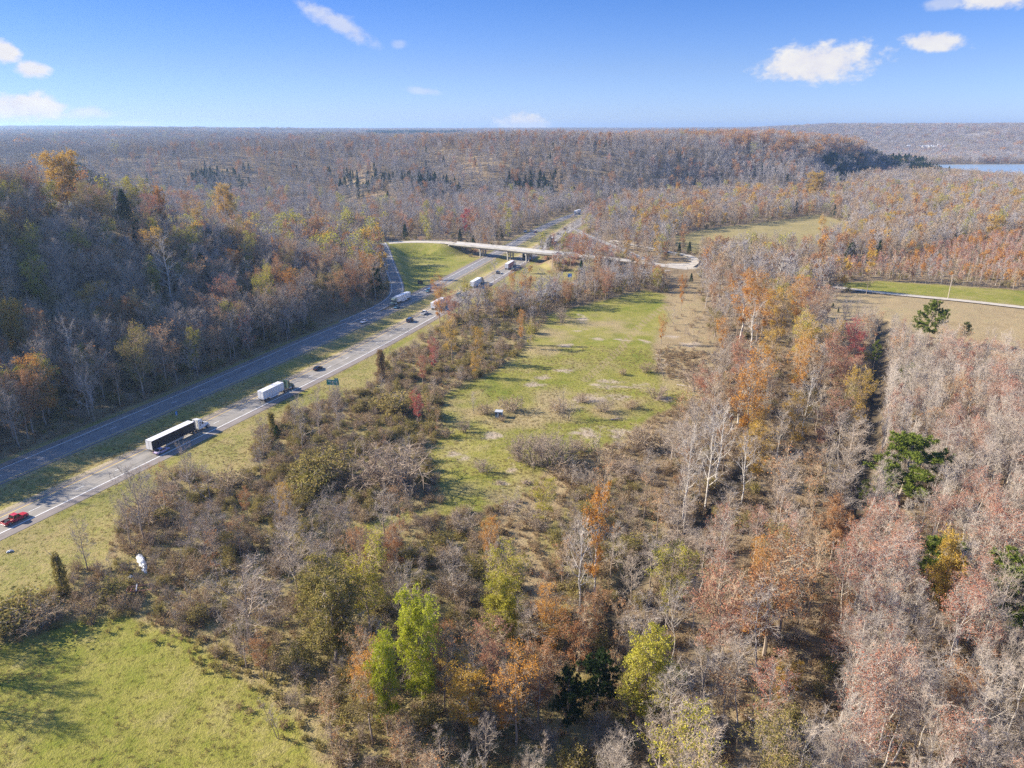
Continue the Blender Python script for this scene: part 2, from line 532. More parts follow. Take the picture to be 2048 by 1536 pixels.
OVER = smooth_line(np.array([[*G(px, py, z), z] for px, py, z in [(700, 490, 5), (745, 488, 6.5), (800, 484, 7), (850, 483, 7), (900, 486, 7.2), (938, 490, 7.4), (1020, 497.5, 7.6), (1070, 503.5, 7.6), (1140, 509.5, 7.4), (1226, 517.5, 6), (1290, 525, 3.5), (1335, 533, 2), (1375, 537, 1.2)]]), 4, 12)
RAMP_W = smooth_line(np.array([[*G(px, py, z), z] for px, py, z in [(762, 486, 7), (769, 499, 6.2), (775, 520, 4.6), (786, 548, 3), (795.5, 574, 1.4), (793, 593, .6), (768, 611, .15), (735, 626, 0), (690, 645, 0)]]), 4, 10)
RAMP_OFF = smooth_line(np.array([[*G(px, py, z), z] for px, py, z in [(1048, 598, .1), (1075, 589, .2), (1126, 573, .5), (1200, 558, 1), (1261, 547, 1.2), (1335, 540, 1.2)]]), 4, 10)
RAMP_ON = smooth_line(np.array([[*G(px, py, z), z] for px, py, z in [(1300, 524, 3), (1265, 508, 2.4), (1230, 493.5, 1.6), (1171, 470, .4), (1152, 459, 0)]]), 4, 8)
GRAVEL = smooth_line(np.array([[*G(px, py, .8), .5] for px, py in [(1368, 538), (1388, 529), (1393, 520), (1386, 513.5), (1370, 509), (1347, 505), (1318, 500), (1290, 494), (1255, 487), (1225, 481)]]), 4, 6)
LANE = smooth_line(np.array([[*G(px, py), 0.3] for px, py in [(1655, 574), (1703, 579.5), (1775, 588.5), (1840, 594.5), (1908.7, 600.5), (2048, 616.5), (2200, 634)]]), 5, 8)
FARROAD = np.array([[*G(px, py), .5] for px, py in [(1788, 325.5), (1810, 326.5), (1828, 329), (1845, 333)]])

P = dict(
    main=survey([(1330, 588), (1345, 640), (1312, 690), (1312, 745), (1400, 775), (1410, 800), (1310, 830), (1260, 872), (1090, 945), (1060, 985), (1000, 1020), (900, 1032), (830, 1035), (785, 1060), (690, 1062), (760, 1035), (850, 1020), (885, 1000), (868, 950), (850, 915), (868, 880), (890, 850), (880, 800), (930, 770), (1000, 740), (1062, 680), (1100, 628), (1200, 603), (1290, 580)]),
    sparse=survey([(1335, 590), (1392, 560), (1412, 640), (1445, 740), (1420, 810), (1330, 900), (1290, 960), (1150, 985), (1080, 1080), (1130, 1190), (1060, 1250), (1010, 1150), (1000, 1050), (1090, 945), (1260, 872), (1310, 830), (1400, 790), (1310, 745), (1310, 690), (1330, 640)]),
    lawn=survey([(-400, 1330), (0, 1288), (120, 1250), (250, 1228), (350, 1258), (450, 1330), (520, 1372), (600, 1440), (650, 1545), (640, 1700), (-700, 1700)]),
    verge=survey([(-300, 1210), (0, 1075), (240, 960), (480, 845), (730, 722), (900, 626), (1000, 566), (1060, 530), (1085, 530), (1120, 545), (1185, 535), (1150, 560), (1075, 580), (1020, 586), (950, 613), (880, 652), (800, 702), (765, 735), (742, 770), (705, 790), (650, 800), (590, 820), (520, 858), (500, 905), (488, 960), (440, 975), (408, 950), (370, 942), (320, 972), (262, 1022), (228, 1062), (215, 1120), (140, 1150), (80, 1195), (0, 1238), (-300, 1280)]),
    loop=survey([(762, 493), (830, 488), (900, 496), (950, 515), (985, 512), (900, 556), (840, 590), (812, 604), (800, 580), (790, 548), (775, 515)]),
    rgreen=survey([(1675, 566), (1760, 561), (2150, 588), (2150, 624), (1908, 597), (1775, 586), (1703, 577)]),
    rtan=survey([(1600, 606), (1660, 584), (1775, 592), (1908, 603), (2150, 632), (2150, 790), (1960, 735), (1860, 715), (1775, 695), (1700, 660), (1640, 645)]),
    fartan=survey([(1335, 474), (1420, 458), (1560, 441), (1640, 428), (1700, 450), (1690, 482), (1640, 490), (1560, 502), (1440, 514), (1380, 505)]),
    strip=survey([(400, 418), (600, 407), (770, 407), (790, 420), (600, 432), (400, 440)]),
    river=survey([(1836, 345), (1862, 328.5), (2500, 325.5), (2500, 372), (2048, 366), (1960, 360), (1880, 354)]),
    island=survey([(1310, 535), (1325, 522), (1350, 513), (1380, 518), (1384, 525), (1370, 532)]),
    front=survey([(1325, 541), (1398, 541), (1402, 592), (1340, 590)]),
    pad=survey([(1325, 532), (1345, 527), (1392, 526), (1394, 540), (1350, 541)]),
    near=survey([(80, 1195), (140, 1150), (215, 1120), (235, 1110), (300, 1090), (420, 1080), (480, 1040), (560, 1010), (700, 1035), (790, 1065), (900, 1040), (1000, 1030), (1010, 1150), (1060, 1250), (1130, 1190), (1080, 1080), (1150, 985), (1290, 960), (1330, 1040), (1330, 1110), (1230, 1210), (1225, 1280), (1260, 1420), (1300, 1650), (640, 1650), (650, 1545), (600, 1440), (520, 1372), (450, 1330), (350, 1258), (250, 1228), (120, 1250), (0, 1288), (-200, 1330), (-200, 1270), (0, 1250)]),
    road=survey([(228, 1062), (262, 1022), (320, 972), (370, 942), (408, 950), (440, 975), (488, 960), (500, 905), (520, 858), (590, 820), (650, 800), (705, 790), (742, 770), (765, 735), (800, 702), (880, 652), (950, 630), (1060, 632), (1100, 628), (1062, 680), (1000, 740), (930, 770), (880, 800), (890, 850), (868, 880), (850, 915), (868, 950), (885, 1000), (850, 1020), (760, 1035), (690, 1062), (560, 1010), (480, 1040), (420, 1080), (300, 1090), (235, 1130)]),
    ripar=survey([(1392, 560), (1440, 540), (1600, 560), (1700, 600), (1760, 640), (1757, 720), (1750, 800), (1742, 880), (1722, 960), (1715, 1020), (1650, 1250), (1630, 1650), (1300, 1650), (1260, 1420), (1225, 1280), (1230, 1210), (1330, 1110), (1330, 1040), (1290, 960), (1330, 900), (1420, 810), (1445, 740), (1412, 640)]),
    plant=survey([(1774, 700), (1860, 722), (1960, 742), (2150, 800), (2800, 960), (2800, 1750), (1625, 1650), (1655, 1250), (1737, 1020), (1750, 960), (1762, 800)]),
    line=survey([(830, 650), (880, 632), (1000, 606), (1150, 576), (1250, 556), (1330, 545), (1392, 560), (1330, 588), (1290, 580), (1200, 603), (1100, 628), (1060, 634), (950, 648)]),
    bank_e=survey([(1085, 512), (1150, 517), (1290, 529), (1335, 540), (1250, 546), (1185, 535), (1115, 543)]),
    bank_w=survey([(800, 490), (850, 488), (925, 492), (955, 506), (945, 516), (900, 508), (850, 500)]),
    pink=survey([(1118, 490), (1130, 470), (1170, 474), (1270, 512), (1200, 508), (1140, 506)]),
    reds=survey([(1540, 545), (1680, 562), (1760, 558), (2200, 588), (2200, 470), (1950, 480), (1800, 528), (1600, 532)]),
)
CREEK = smooth_line(survey([(1500, 935), (1470, 960), (1440, 992), (1400, 1050), (1365, 1090), (1320, 1112), (1270, 1150), (1238, 1205), (1226, 1262)]), 2, 10)
DITCH = smooth_line(survey([(1766, 642), (1757, 720), (1750, 800), (1742, 880), (1727, 960), (1716, 1020), (1690, 1080)]), 4, 4)
TRACK = smooth_line(survey([(1340, 605), (1310, 626), (1275, 655), (1240, 700), (1170, 760)]), 3, 6)
HILL_EDGE = np.vstack([offset(FW, 8)[offset(FW, 8)[:, 1] < G(640, 662)[1]][:, :2],
                       survey([(700, 636), (735, 616), (765, 602), (777, 583), (771, 549), (760, 520), (750, 500), (738, 488)])])
FOOT = survey([(-900, 394), (0, 394), (480, 399), (800, 396), (1000, 402), (1180, 410), (1290, 390), (1450, 362), (1600, 351), (1700, 346), (1790, 330)])
UPLAND = np.vstack([FOOT[:5], [[60, 1150], [60, 1700], [-40, 3000], [-300, 6500], [-6000, 6500]]])


def bearing(px, dist):
    a, _ = dir_of(px, 275)
    return dist * math.sin(a), dist * math.cos(a)


# crest of the long ridge behind the overpass: x, y and height of the ground
CREST = smooth_line(np.array([[*bearing(px, d), h] for px, d, h in [(880, 1300, 56), (1000, 1200, 64), (1120, 1160, 65), (1230, 1190, 61), (1340, 1300, 62), (1450, 1420, 64), (1550, 1560, 63), (1640, 1640, 60), (1705, 1670, 52), (1750, 1680, 36), (1775, 1680, 18)]]), 30, 3)
CREST[:, 2] = np.interp(np.arange(len(CREST)), np.arange(len(CREST)), CREST[:, 2])
SCARS = [(1938, 274, 9, 6), (1956, 270, 12, 4), (1976, 266, 9, 4), (1948, 281, 6, 7), (1896, 269, 8, 3), (1860, 260, 9, 3)]
DIRT = [(1070, 768, 20, 6), (985, 870, 22, 8), (1215, 770, 40, 9), (1185, 798, 30, 10), (1240, 792, 26, 7), (1165, 637, 9, 8), (1246, 680, 14, 4), (1196, 678, 13, 4), (1290, 684, 10, 4), (905, 908, 18, 8), (1022, 940, 13, 14), (930, 918, 14, 5), (1170, 866, 30, 9), (1225, 862, 30, 9), (1085, 753, 14, 4), (1130, 692, 18, 4), (1160, 660, 14, 3), (990, 1030, 14, 6), (1380, 690, 22, 5), (1345, 675, 14, 4), (1000, 965, 16, 5), (1125, 740, 20, 5), (1280, 770, 18, 5), (1330, 800, 20, 5), (1240, 1110, 20, 8)]


def emb(x, y, line, half, h):
    """raise the ground under a road line with side slopes"""
    d, s, i = pl_dist(x, y, line, 'all')
    z = np.interp(i, np.arange(len(line)), line[:, 2])
    return np.maximum(h, np.where(d < 60, z - np.clip(d - half, 0, None) / 1.9, -99))


BR_A, BR_B = G(916, 487, 7.3)[0], G(1142, 509.5, 7.4)[0]      # ends of the bridge
OVER_W = OVER[OVER[:, 0] <= BR_A - 8]
OVER_E = OVER[OVER[:, 0] >= BR_B - 2]


def ridge_height(x, y):
    d, s, i = pl_dist(x, y, CREST, 'all')
    d = d * (1 + .45 * vnoise(x, y, 190, 14, 2) * sstep(d, 20, 120))
    w = np.where(s > 0, 330, np.interp(i, [0, len(CREST) * .3, len(CREST) * .75, len(CREST)], [300, 270, 230, 110]))
    hc = np.interp(i, np.arange(len(CREST)), CREST[:, 2])
    return hc * (1 - sstep(d / w, 0.22, 1.0)) * (1 + .08 * vnoise(x, y, 110, 15))


def height(x, y):
    x = np.asarray(x, float); y = np.asarray(y, float)
    r = np.hypot(x, y)
    h = np.zeros(x.shape)
    # wooded bluff left of the highway
    d, s, i = pl_dist(x, y, HILL_EDGE, 'all')
    ey = np.interp(i, np.arange(len(HILL_EDGE)), HILL_EDGE[:, 1])
    A = np.interp(ey, [0, 180, 260, 340, 400, 460, 520, 570], [66, 64, 58, 43, 30, 17, 9, 6])
    ds = d * s
    hill = A * sstep(ds, 0, 150) * (1 - sstep(ds, 210, 430)) * (1 + .16 * vnoise(x, y, 90, 3) * sstep(ds, 20, 80))
    h = np.maximum(h, np.where(s > 0, hill, 0))
    # wooded upland behind the valley, with spurs and hollows
    du = sdf(x, y, UPLAND)
    k = 46.0
    up = k * sstep(du, -20, 170) + 17 * sstep(du, 300, 1500)
    up += sstep(du, 0, 200) * (13 * vnoise(x, y, 420, 11) + 8 * vnoise(x, y, 170, 12))
    h = np.maximum(h, np.where(du > -20, up, 0))
    h = np.maximum(h, ridge_height(x, y))
    # bluffs past the river and the far ridges that close the view
    az = np.arctan2(x, np.maximum(y, 1))
    fr = sstep(r, 2700 + 200 * vnoise(az * 8, az * 0, 1, 5), 4100) * (58 + 30 * sstep(az, .25, .42) + 7 * vnoise(x, y, 900, 21))
    fr += sstep(r, 4800, 7200) * (8 + 6 * vnoise(x, y, 1500, 23) + 16 * sstep(-az, .25, .55))
    h = np.maximum(h, np.where(y > 0, fr, 0))
    # roads on banks
    h = emb(x, y, OVER_W, 7.5, h)
    h = emb(x, y, OVER_E, 7.5, h)
    h = emb(x, y, RAMP_W, 6, h)
    h = emb(x, y, RAMP_OFF, 5, h)
    h = emb(x, y, RAMP_ON, 5, h)
    # keep the carriageways level, dish the median
    dn = np.minimum(pl_dist(x, y, NW), pl_dist(x, y, NY)); df = np.minimum(pl_dist(x, y, FW), pl_dist(x, y, FY))
    dr = np.minimum(dn, df)
    und = (.35 * vnoise(x, y, 24, 31) + .25 * vnoise(x, y, 7, 32, 2)) * sstep(dr, 8, 20) * sstep(900 - r, 0, 200)
    for ln in (OVER, RAMP_W, RAMP_OFF, RAMP_ON, GRAVEL, LANE):
        und = und * sstep(pl_dist(x, y, ln), 7, 12)
    h = h + und
    between = (pl_dist(x, y, FY, 'all')[1] < 0) & (pl_dist(x, y, NY, 'all')[1] > 0) & (r < 1000)
    h = h - np.where(between, .8 * sstep(np.minimum(pl_dist(x, y, FY), pl_dist(x, y, NY)), 2.5, 8), 0)
    dc = pl_dist(x, y, CREEK)
    h = h - 1.2 * (1 - sstep(dc, .8, 4.2))
    h = h - 1.8 * (1 - sstep(pl_dist(x, y, DITCH), 1.0, 3.5))
    h = h - 2.0 * sstep(sdf(x, y, P['river']), -14, 6)
    return h


def on_ground(px, py):
    """where the sight line of a photo pixel meets the ground"""
    d = np.array([(px - 1024) / F_PX, math.cos(PITCH) + (768 - py) / F_PX * math.sin(PITCH), -math.sin(PITCH) + (768 - py) / F_PX * math.cos(PITCH)])
    tt = np.concatenate([np.arange(80, 700, 2.), np.arange(700, 8000, 8.)])
    X, Y, Z = d[0] * tt, d[1] * tt, CAM_H + d[2] * tt
    below = np.nonzero(Z < height(X, Y))[0]
    k = below[0] if len(below) else len(tt) - 1
    return X[k], Y[k]


def build_ground():
    fine = np.radians(np.arange(-46, 46.01, .22))
    a = np.concatenate([np.radians(np.arange(-180, -46, 4)), fine, np.radians(np.arange(49, 180, 4))])
    rr = np.concatenate([[0, 20, 40, 60], np.arange(75, 350, 1.1), np.arange(350, 1000, 3.0), 1000 * 1.022 ** np.arange(0, 100)])
    rr = rr[rr < 8700]
    A, R = np.meshgrid(a, rr)
    x = (R * np.sin(A)).ravel(); y = (R * np.cos(A)).ravel()
    z = height(x, y)
    na, nr = len(a), len(rr)
    i = np.arange(nr - 1)[:, None] * na; j = np.arange(na)[None, :]
    q = np.stack([i + j, i + (j + 1) % na, i + na + (j + 1) % na, i + na + j], -1).reshape(-1, 4)[:, ::-1]
    me = mesh_from('ground', np.stack([x, y, z], 1), q, [M['ground']], smooth=True)
    r = np.hypot(x, y)
    wob = np.clip(r / 300, .6, 3)
    wx = x + wob * 2.2 * vnoise(x, y, 9, 41); wy = y + wob * 2.2 * vnoise(x, y, 9, 42)
    soft = lambda n, w=1.5: sstep(sdf(wx, wy, P[n]) / wob, -w, w)
    green = np.maximum(soft('main', 2.5), soft('lawn', 2))
    green = np.maximum(green, np.maximum(soft('rgreen'), soft('loop')))
    patch = sstep(vnoise(x, y, 34, 51) + .6 * vnoise(x, y, 9, 52) + .35 * sstep(-y, -215, -165) + .3 * np.exp(-((y - 265) / 30) ** 2), -.05, .75)
    green = np.maximum(green, .8 * soft('fartan'))
    tan = np.maximum(np.maximum(soft('rtan'), .55 * soft('fartan')), .8 * soft('sparse', 3))
    tan = np.maximum(tan, .85 * patch * soft('main', 2.5))
    verge = np.maximum(soft('verge', 1), .8 * soft('strip'))
    verge = np.maximum(verge, .55 * soft('road', 1)) ; verge = np.maximum(verge, .6 * soft('near'))
    fyd, fys, _ = pl_dist(x, y, FY, 'all'); nyd, nys, _ = pl_dist(x, y, NY, 'all')
    fwd, fws, _ = pl_dist(x, y, FW, 'all'); nwd, nws, _ = pl_dist(x, y, NW, 'all')
    hw = (r < 1100)
    med = np.where((fys < 0) & (nys > 0) & hw, 1.0, 0); verge = np.maximum(verge, med)
    verge = np.maximum(verge, np.where(hw & (fws > 0), 1 - sstep(fwd, 4, 7), 0))
    strip_g = np.where(hw & (nws < 0), sstep(nwd, 3.2, 4.4) * (1 - sstep(nwd, 7.5, 9)), 0) * (.5 + .5 * sstep(vnoise(x, y, 12, 56), -.4, .3))
    green = np.maximum(green, strip_g); verge = verge * (1 - .85 * strip_g)
    dirt = np.zeros(x.shape)
    near = r < 420
    for (px, py, w, hh) in DIRT:
        c = G(px, py); ex = np.linalg.norm(G(px + w, py) - c); ey = np.linalg.norm(G(px, py - hh) - c)
        e = ((x - c[0]) / ex) ** 2 + ((y - c[1]) / ey) ** 2
        dirt = np.maximum(dirt, np.where(near | (e < 3), sstep(1.35 - .8 * e + 1.7 * vnoise(x, y * 1.6, 3.4, 60) + .7 * vnoise(x, y, 1.5, 61), .25, 1.5), 0))
    dirt = np.maximum(dirt, np.where((fys < 0) & (nys > 0) & hw, .9 * (1 - sstep(np.abs(nyd - 2.6), .6, 1.5)) + .5 * (1 - sstep(np.abs(fyd - 2.2), .3, .8)), 0))
    dtk = pl_dist(x, y, TRACK)
    tan = np.maximum(tan, np.where(near, .8 * (1 - sstep(np.abs(dtk - 1.0), .25, .7)), 0))
    scar = np.zeros(x.shape)
    for (px, py, w, hh) in SCARS:
        cx, cy = on_ground(px, py); ex = w * math.hypot(cx, cy) / F_PX
        e = ((x - cx) / ex) ** 2 + ((y - cy) / (ex * 2.2)) ** 2
        scar = np.maximum(scar, sstep(1.2 - e, 0, .3))
    gravel = np.maximum(np.maximum(soft('pad', .8), np.where(r < 1000, 1 - sstep(pl_dist(x, y, GRAVEL), 2.6, 4.2), 0)), scar)
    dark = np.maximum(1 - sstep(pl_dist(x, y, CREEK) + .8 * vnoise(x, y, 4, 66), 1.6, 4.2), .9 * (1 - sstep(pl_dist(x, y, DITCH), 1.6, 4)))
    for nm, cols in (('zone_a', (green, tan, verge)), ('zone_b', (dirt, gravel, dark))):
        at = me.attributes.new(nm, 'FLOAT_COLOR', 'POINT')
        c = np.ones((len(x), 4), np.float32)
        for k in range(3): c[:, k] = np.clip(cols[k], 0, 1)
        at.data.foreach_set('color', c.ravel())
    o = link('ground', me)
    prop(o, 'rolling valley ground of grass fields, leaf litter and wooded bluffs', 'structure')


build_ground()


# ------------------------------------------------------------------ roads
def strip_mesh(name, L, R, mat, z=None):
    n = min(len(L), len(R))
    L = resample(L, 1)[np.linspace(0, len(resample(L, 1)) - 1, n).astype(int)]
    R = resample(R, 1)[np.linspace(0, len(resample(R, 1)) - 1, n).astype(int)]
    zl = L[:, 2] + z if L.shape[1] > 2 else np.full(n, z)
    zr = R[:, 2] + z if R.shape[1] > 2 else np.full(n, z)
    V = np.empty((2 * n, 3)); V[0::2, :2] = L[:, :2]; V[0::2, 2] = zl; V[1::2, :2] = R[:, :2]; V[1::2, 2] = zr
    i = np.arange(n - 1) * 2
    me = mesh_from(name, V, np.stack([i + 1, i + 3, i + 2, i], 1), [mat])
    uv = me.uv_layers.new(name='UVMap')
    s = np.concatenate([[0], np.cumsum(np.linalg.norm(np.diff(L[:, :2], axis=0), axis=1))])
    w = np.linalg.norm(L[0, :2] - R[0, :2])
    vi = np.empty(len(me.loops), np.int32); me.loops.foreach_get('vertex_index', vi)
    u = np.stack([s[vi // 2], (vi % 2) * w], 1).astype(np.float32)
    uv.data.foreach_set('uv', u.ravel())
    return me


def joined(name, meshes, mat):
    V, F, n = [], [], 0
    for me in meshes:
        v = np.empty(len(me.vertices) * 3, np.float32); me.vertices.foreach_get('co', v); v = v.reshape(-1, 3)
        f = np.array([p.vertices[:] for p in me.polygons])
        V.append(v); F.append(f + n); n += len(v)
        bpy.data.meshes.remove(me)
    return mesh_from(name, np.vstack(V), np.vstack(F), [mat])


def equal(A, B):
    n = max(len(A), len(B)) * 2
    f = lambda p: np.stack([np.interp(np.linspace(0, 1, n), np.linspace(0, 1, len(p)), p[:, k]) for k in range(p.shape[1])], 1)
    return f(resample(A, 2)), f(resample(B, 2))


nW, nY = equal(NW, NY)
fW, fY = equal(FW, FY)
Z0 = .06
prop(link('road', strip_mesh('road', nY, nW, M['asphalt'], Z0)), 'eastbound carriageway of the divided highway, worn tan grey asphalt', 'structure')
prop(link('road', strip_mesh('road', fW, fY, M['asphalt_old'], Z0)), 'westbound carriageway below the wooded hill, blue grey asphalt', 'structure')
prop(link('road_shoulder', strip_mesh('road_shoulder', offset(nW, .0), offset(nW, -3.1), M['shoulder'], Z0 - .004)), 'outer paved shoulder of the eastbound carriageway', 'structure')
prop(link('road_shoulder', strip_mesh('road_shoulder', offset(nY, 1.5), offset(nY, 0), M['shoulder'], Z0 - .004)), 'narrow inner shoulder of the eastbound carriageway', 'structure')
prop(link('road_shoulder', strip_mesh('road_shoulder', offset(fW, 3.2), offset(fW, 0), M['shoulder'], Z0 - .004)), 'outer shoulder of the westbound carriageway at the foot of the hill', 'structure')
prop(link('road_shoulder', strip_mesh('road_shoulder', offset(fY, 0), offset(fY, -1.3), M['shoulder'], Z0 - .004)), 'narrow inner shoulder of the westbound carriageway', 'structure')


def dashes(A, B, phase, name, length=3.05, period=12.19):
    """broken lane line midway between two edge lines"""
    c = resample((A + B) / 2, .5)
    out = []
    s = np.arange(len(c)) * .5
    k = phase
    while k + length < s[-1] and k < 900:
        seg = c[(s >= k) & (s <= k + length)]
        if len(seg) > 1: out.append(strip_mesh('d', offset(seg, .09), offset(seg, -.09), M['paint_white'], Z0 + .012))
        k += period
    return joined(name, out, M['paint_white'])


def edge(line, off, mat, w=.2, name='road_marking'):
    return strip_mesh(name, offset(line, off + w / 2), offset(line, off - w / 2), mat, Z0 + .012)


nC = resample((nW + nY) / 2, .5)
d0 = int(np.argmin(np.linalg.norm(nC - G(66.6, 1018.7), axis=1))) * .5
prop(link('road_marking', dashes(nY, nW, (d0 - 1.5) % 12.19, 'road_marking')), 'broken white lane line of the eastbound carriageway', 'structure')
prop(link('road_marking', dashes(fW, fY, 4.0, 'road_marking')), 'broken white lane line of the westbound carriageway', 'structure')
prop(link('road_marking', edge(nW, .1, M['paint_white'], .28)), 'white edge line along the outer side of the eastbound carriageway', 'structure')
prop(link('road_marking', edge(nY, -.1, M['paint_yellow'], .24)), 'yellow edge line beside the median, eastbound', 'structure')
prop(link('road_marking', edge(fW, -.1, M['paint_white'], .26)), 'white edge line along the outer side of the westbound carriageway', 'structure')
prop(link('road_marking', edge(fY, .1, M['paint_yellow'], .24)), 'yellow edge line beside the median, westbound', 'structure')


def simple_road(line, half, mat, label, z=.14, lines=True, name='road'):
    prop(link(name, strip_mesh(name, offset(line, half), offset(line, -half), mat, z)), label, 'structure')
    if lines:
        ms = [strip_mesh('m', offset(line, o + .11), offset(line, o - .11), M['paint_white'], z + .012) for o in (half - 1.1, -half + 1.1)]
        prop(link('road_marking', joined('road_marking', ms, M['paint_white'])), 'white edge lines of the ' + label.split(',')[0], 'structure')


simple_road(RAMP_W, 4.2, M['asphalt_old'], 'ramp curving down from the overpass to the westbound lanes, grey asphalt')
simple_road(RAMP_OFF, 3.9, M['asphalt'], 'exit ramp rising from the eastbound lanes to the overpass, pale asphalt')
simple_road(RAMP_ON, 2.7, M['asphalt'], 'entry ramp past the pink shrubs, pale asphalt')
OVER_W2 = OVER[OVER[:, 0] <= BR_A - 1]; OVER_E2 = OVER[OVER[:, 0] >= BR_B + 1]
simple_road(OVER_W2, 5.2, M['gravel_road'], 'approach road from the west onto the overpass, pale grey', .12, False)
simple_road(OVER_E2, 5.2, M['gravel_road'], 'approach road east of the overpass, pale grey', .12, False)
simple_road(GRAVEL, 2.6, M['gravel_road'], 'pale gravel road looping round the scrubby island', .35, False)
simple_road(LANE, 2.9, M['gravel_road'], 'pale country lane between the green and the tan field', .16, False)
simple_road(FARROAD, 7, M['gravel_road'], 'distant pale road at the foot of the pine ridge', .4, False)


# ------------------------------------------------------------------ bridge

def build_bridge():
    root = link('overpass_bridge', None)
    tag(root, 'pale concrete overpass on three rows of piers carrying a road over the highway', 'bridge')
    a, b = BR_A, BR_B
    line = OVER[(OVER[:, 0] >= a - 6) & (OVER[:, 0] <= b + 6)]
    n = normals2(line)
    def sweep(name, prof, mat):
        rings = [[(p[0] + m[0] * u, p[1] + m[1] * u, p[2] + v) for u, v in prof] for p, m in zip(line, n)]
        mb = MB(); mb.loft(rings); return mb.build(name, mat, root)
    sweep('deck', [(-5.4, -.05), (5.4, -.05), (5.4, -.35), (4.6, -.42), (-4.6, -.42), (-5.4, -.35)], M['concrete'])
    for u in (-3.6, -1.2, 1.2, 3.6):
        sweep('girder', [(u - .3, -.425), (u + .3, -.425), (u + .3, -1.55), (u - .3, -1.55)], M['concrete_dk'])
    for u in (-5.2, 5.2):
        sweep('parapet', [(u - .2, -.045), (u + .2, -.045), (u + .14, .9), (u - .14, .9)], M['concrete'])
    for px, py in ((971.5, 511.5), (1022, 516.5), (1069, 519)):
        c = G(px, py + 1)
        k = int(np.argmin(np.linalg.norm(line[:, :2] - c, axis=1)))
        p, m = line[k], n[k]
        top = p[2] - 1.55
        rz = math.atan2(m[1], m[0])
        mb = MB(); mb.box((p[0], p[1], top - .5), (9.6, 1.1, .98), rz=rz)
        cap = mb.build('pier_cap', M['concrete_dk'], root, .06)
        for u in (-3.4, 0, 3.4):
            mb = MB(); mb.cyl((p[0] + m[0] * u, p[1] + m[1] * u, (top - 1 - .6) / 2), .52, top - 1 + .6, 14, 'z')
            mb.build('column', M['concrete'], root, smooth=False)
    for k in (0, -1):
        p, m = line[k], n[k]
        mb = MB(); mb.box((p[0], p[1], p[2] - 1.7), (11, 1.2, 2.5), rz=math.atan2(m[1], m[0]))
        mb.build('abutment', M['concrete_dk'], root, .05)
    # guard rails on both approaches
    for nm, part, lab in (('w', OVER[(OVER[:, 0] < a - 5) & (OVER[:, 0] > G(826, 481, 7)[0])], 'pale guard rail along the west approach of the overpass'),
                          ('e', OVER[(OVER[:, 0] > b + 5) & (OVER[:, 0] < G(1215, 517, 6)[0])], 'pale guard rail along the east approach of the overpass')):
        for side in (-5.5, 5.5):
            if nm == 'w' and side < 0: part2 = part[part[:, 0] > G(880, 485, 7)[0]]
            else: part2 = part
            q = offset(part2, side); mm = normals2(q)
            r = link('guard_rail', None, None, (q[0, 0], q[0, 1], q[0, 2]))
            tag(r, lab + (', far side' if side > 0 else ', near side'), 'guard rail')
            mb = MB(); mb.loft([[(p[0] - w[0] * .05 - q[0, 0], p[1] - w[1] * .05 - q[0, 1], p[2] + h - q[0, 2]) for h in (.4, .75)] + [(p[0] + w[0] * .05 - q[0, 0], p[1] + w[1] * .05 - q[0, 1], p[2] + h - q[0, 2]) for h in (.75, .4)] for p, w in zip(q, mm)])
            mb.build('rail', M['steel'], r)
            for p in q[::1][:100]:
                mb = MB(); mb.box((p[0] - q[0, 0], p[1] - q[0, 1], p[2] + .15 - q[0, 2]), (.12, .12, .9)); mb.build('post', M['wood'], r)


build_bridge()


def flat_water(name, poly, z, mat, label):
    me = bpy.data.meshes.new(name)
    me.from_pydata([(x, y, z) for x, y in poly], [], [list(range(len(poly)))])
    me.materials.append(mat); me.update()
    prop(link(name, me), label, 'structure')


cw = resample(CREEK, 3)
cl, cr = offset(cw, .85), offset(cw, -.85)
prop(link('creek_water', strip_mesh('creek_water', cl, cr, M['water_dark'], -1.25)), 'dark narrow creek winding through the bare trees', 'structure')
flat_water('river_water', P['river'][::-1], -.9, M['river'], 'pale blue river reach beyond the wooded plain')


# ------------------------------------------------------------------ plants: shapes
def unit(v):
    return v / (np.linalg.norm(v, axis=-1, keepdims=True) + 1e-9)


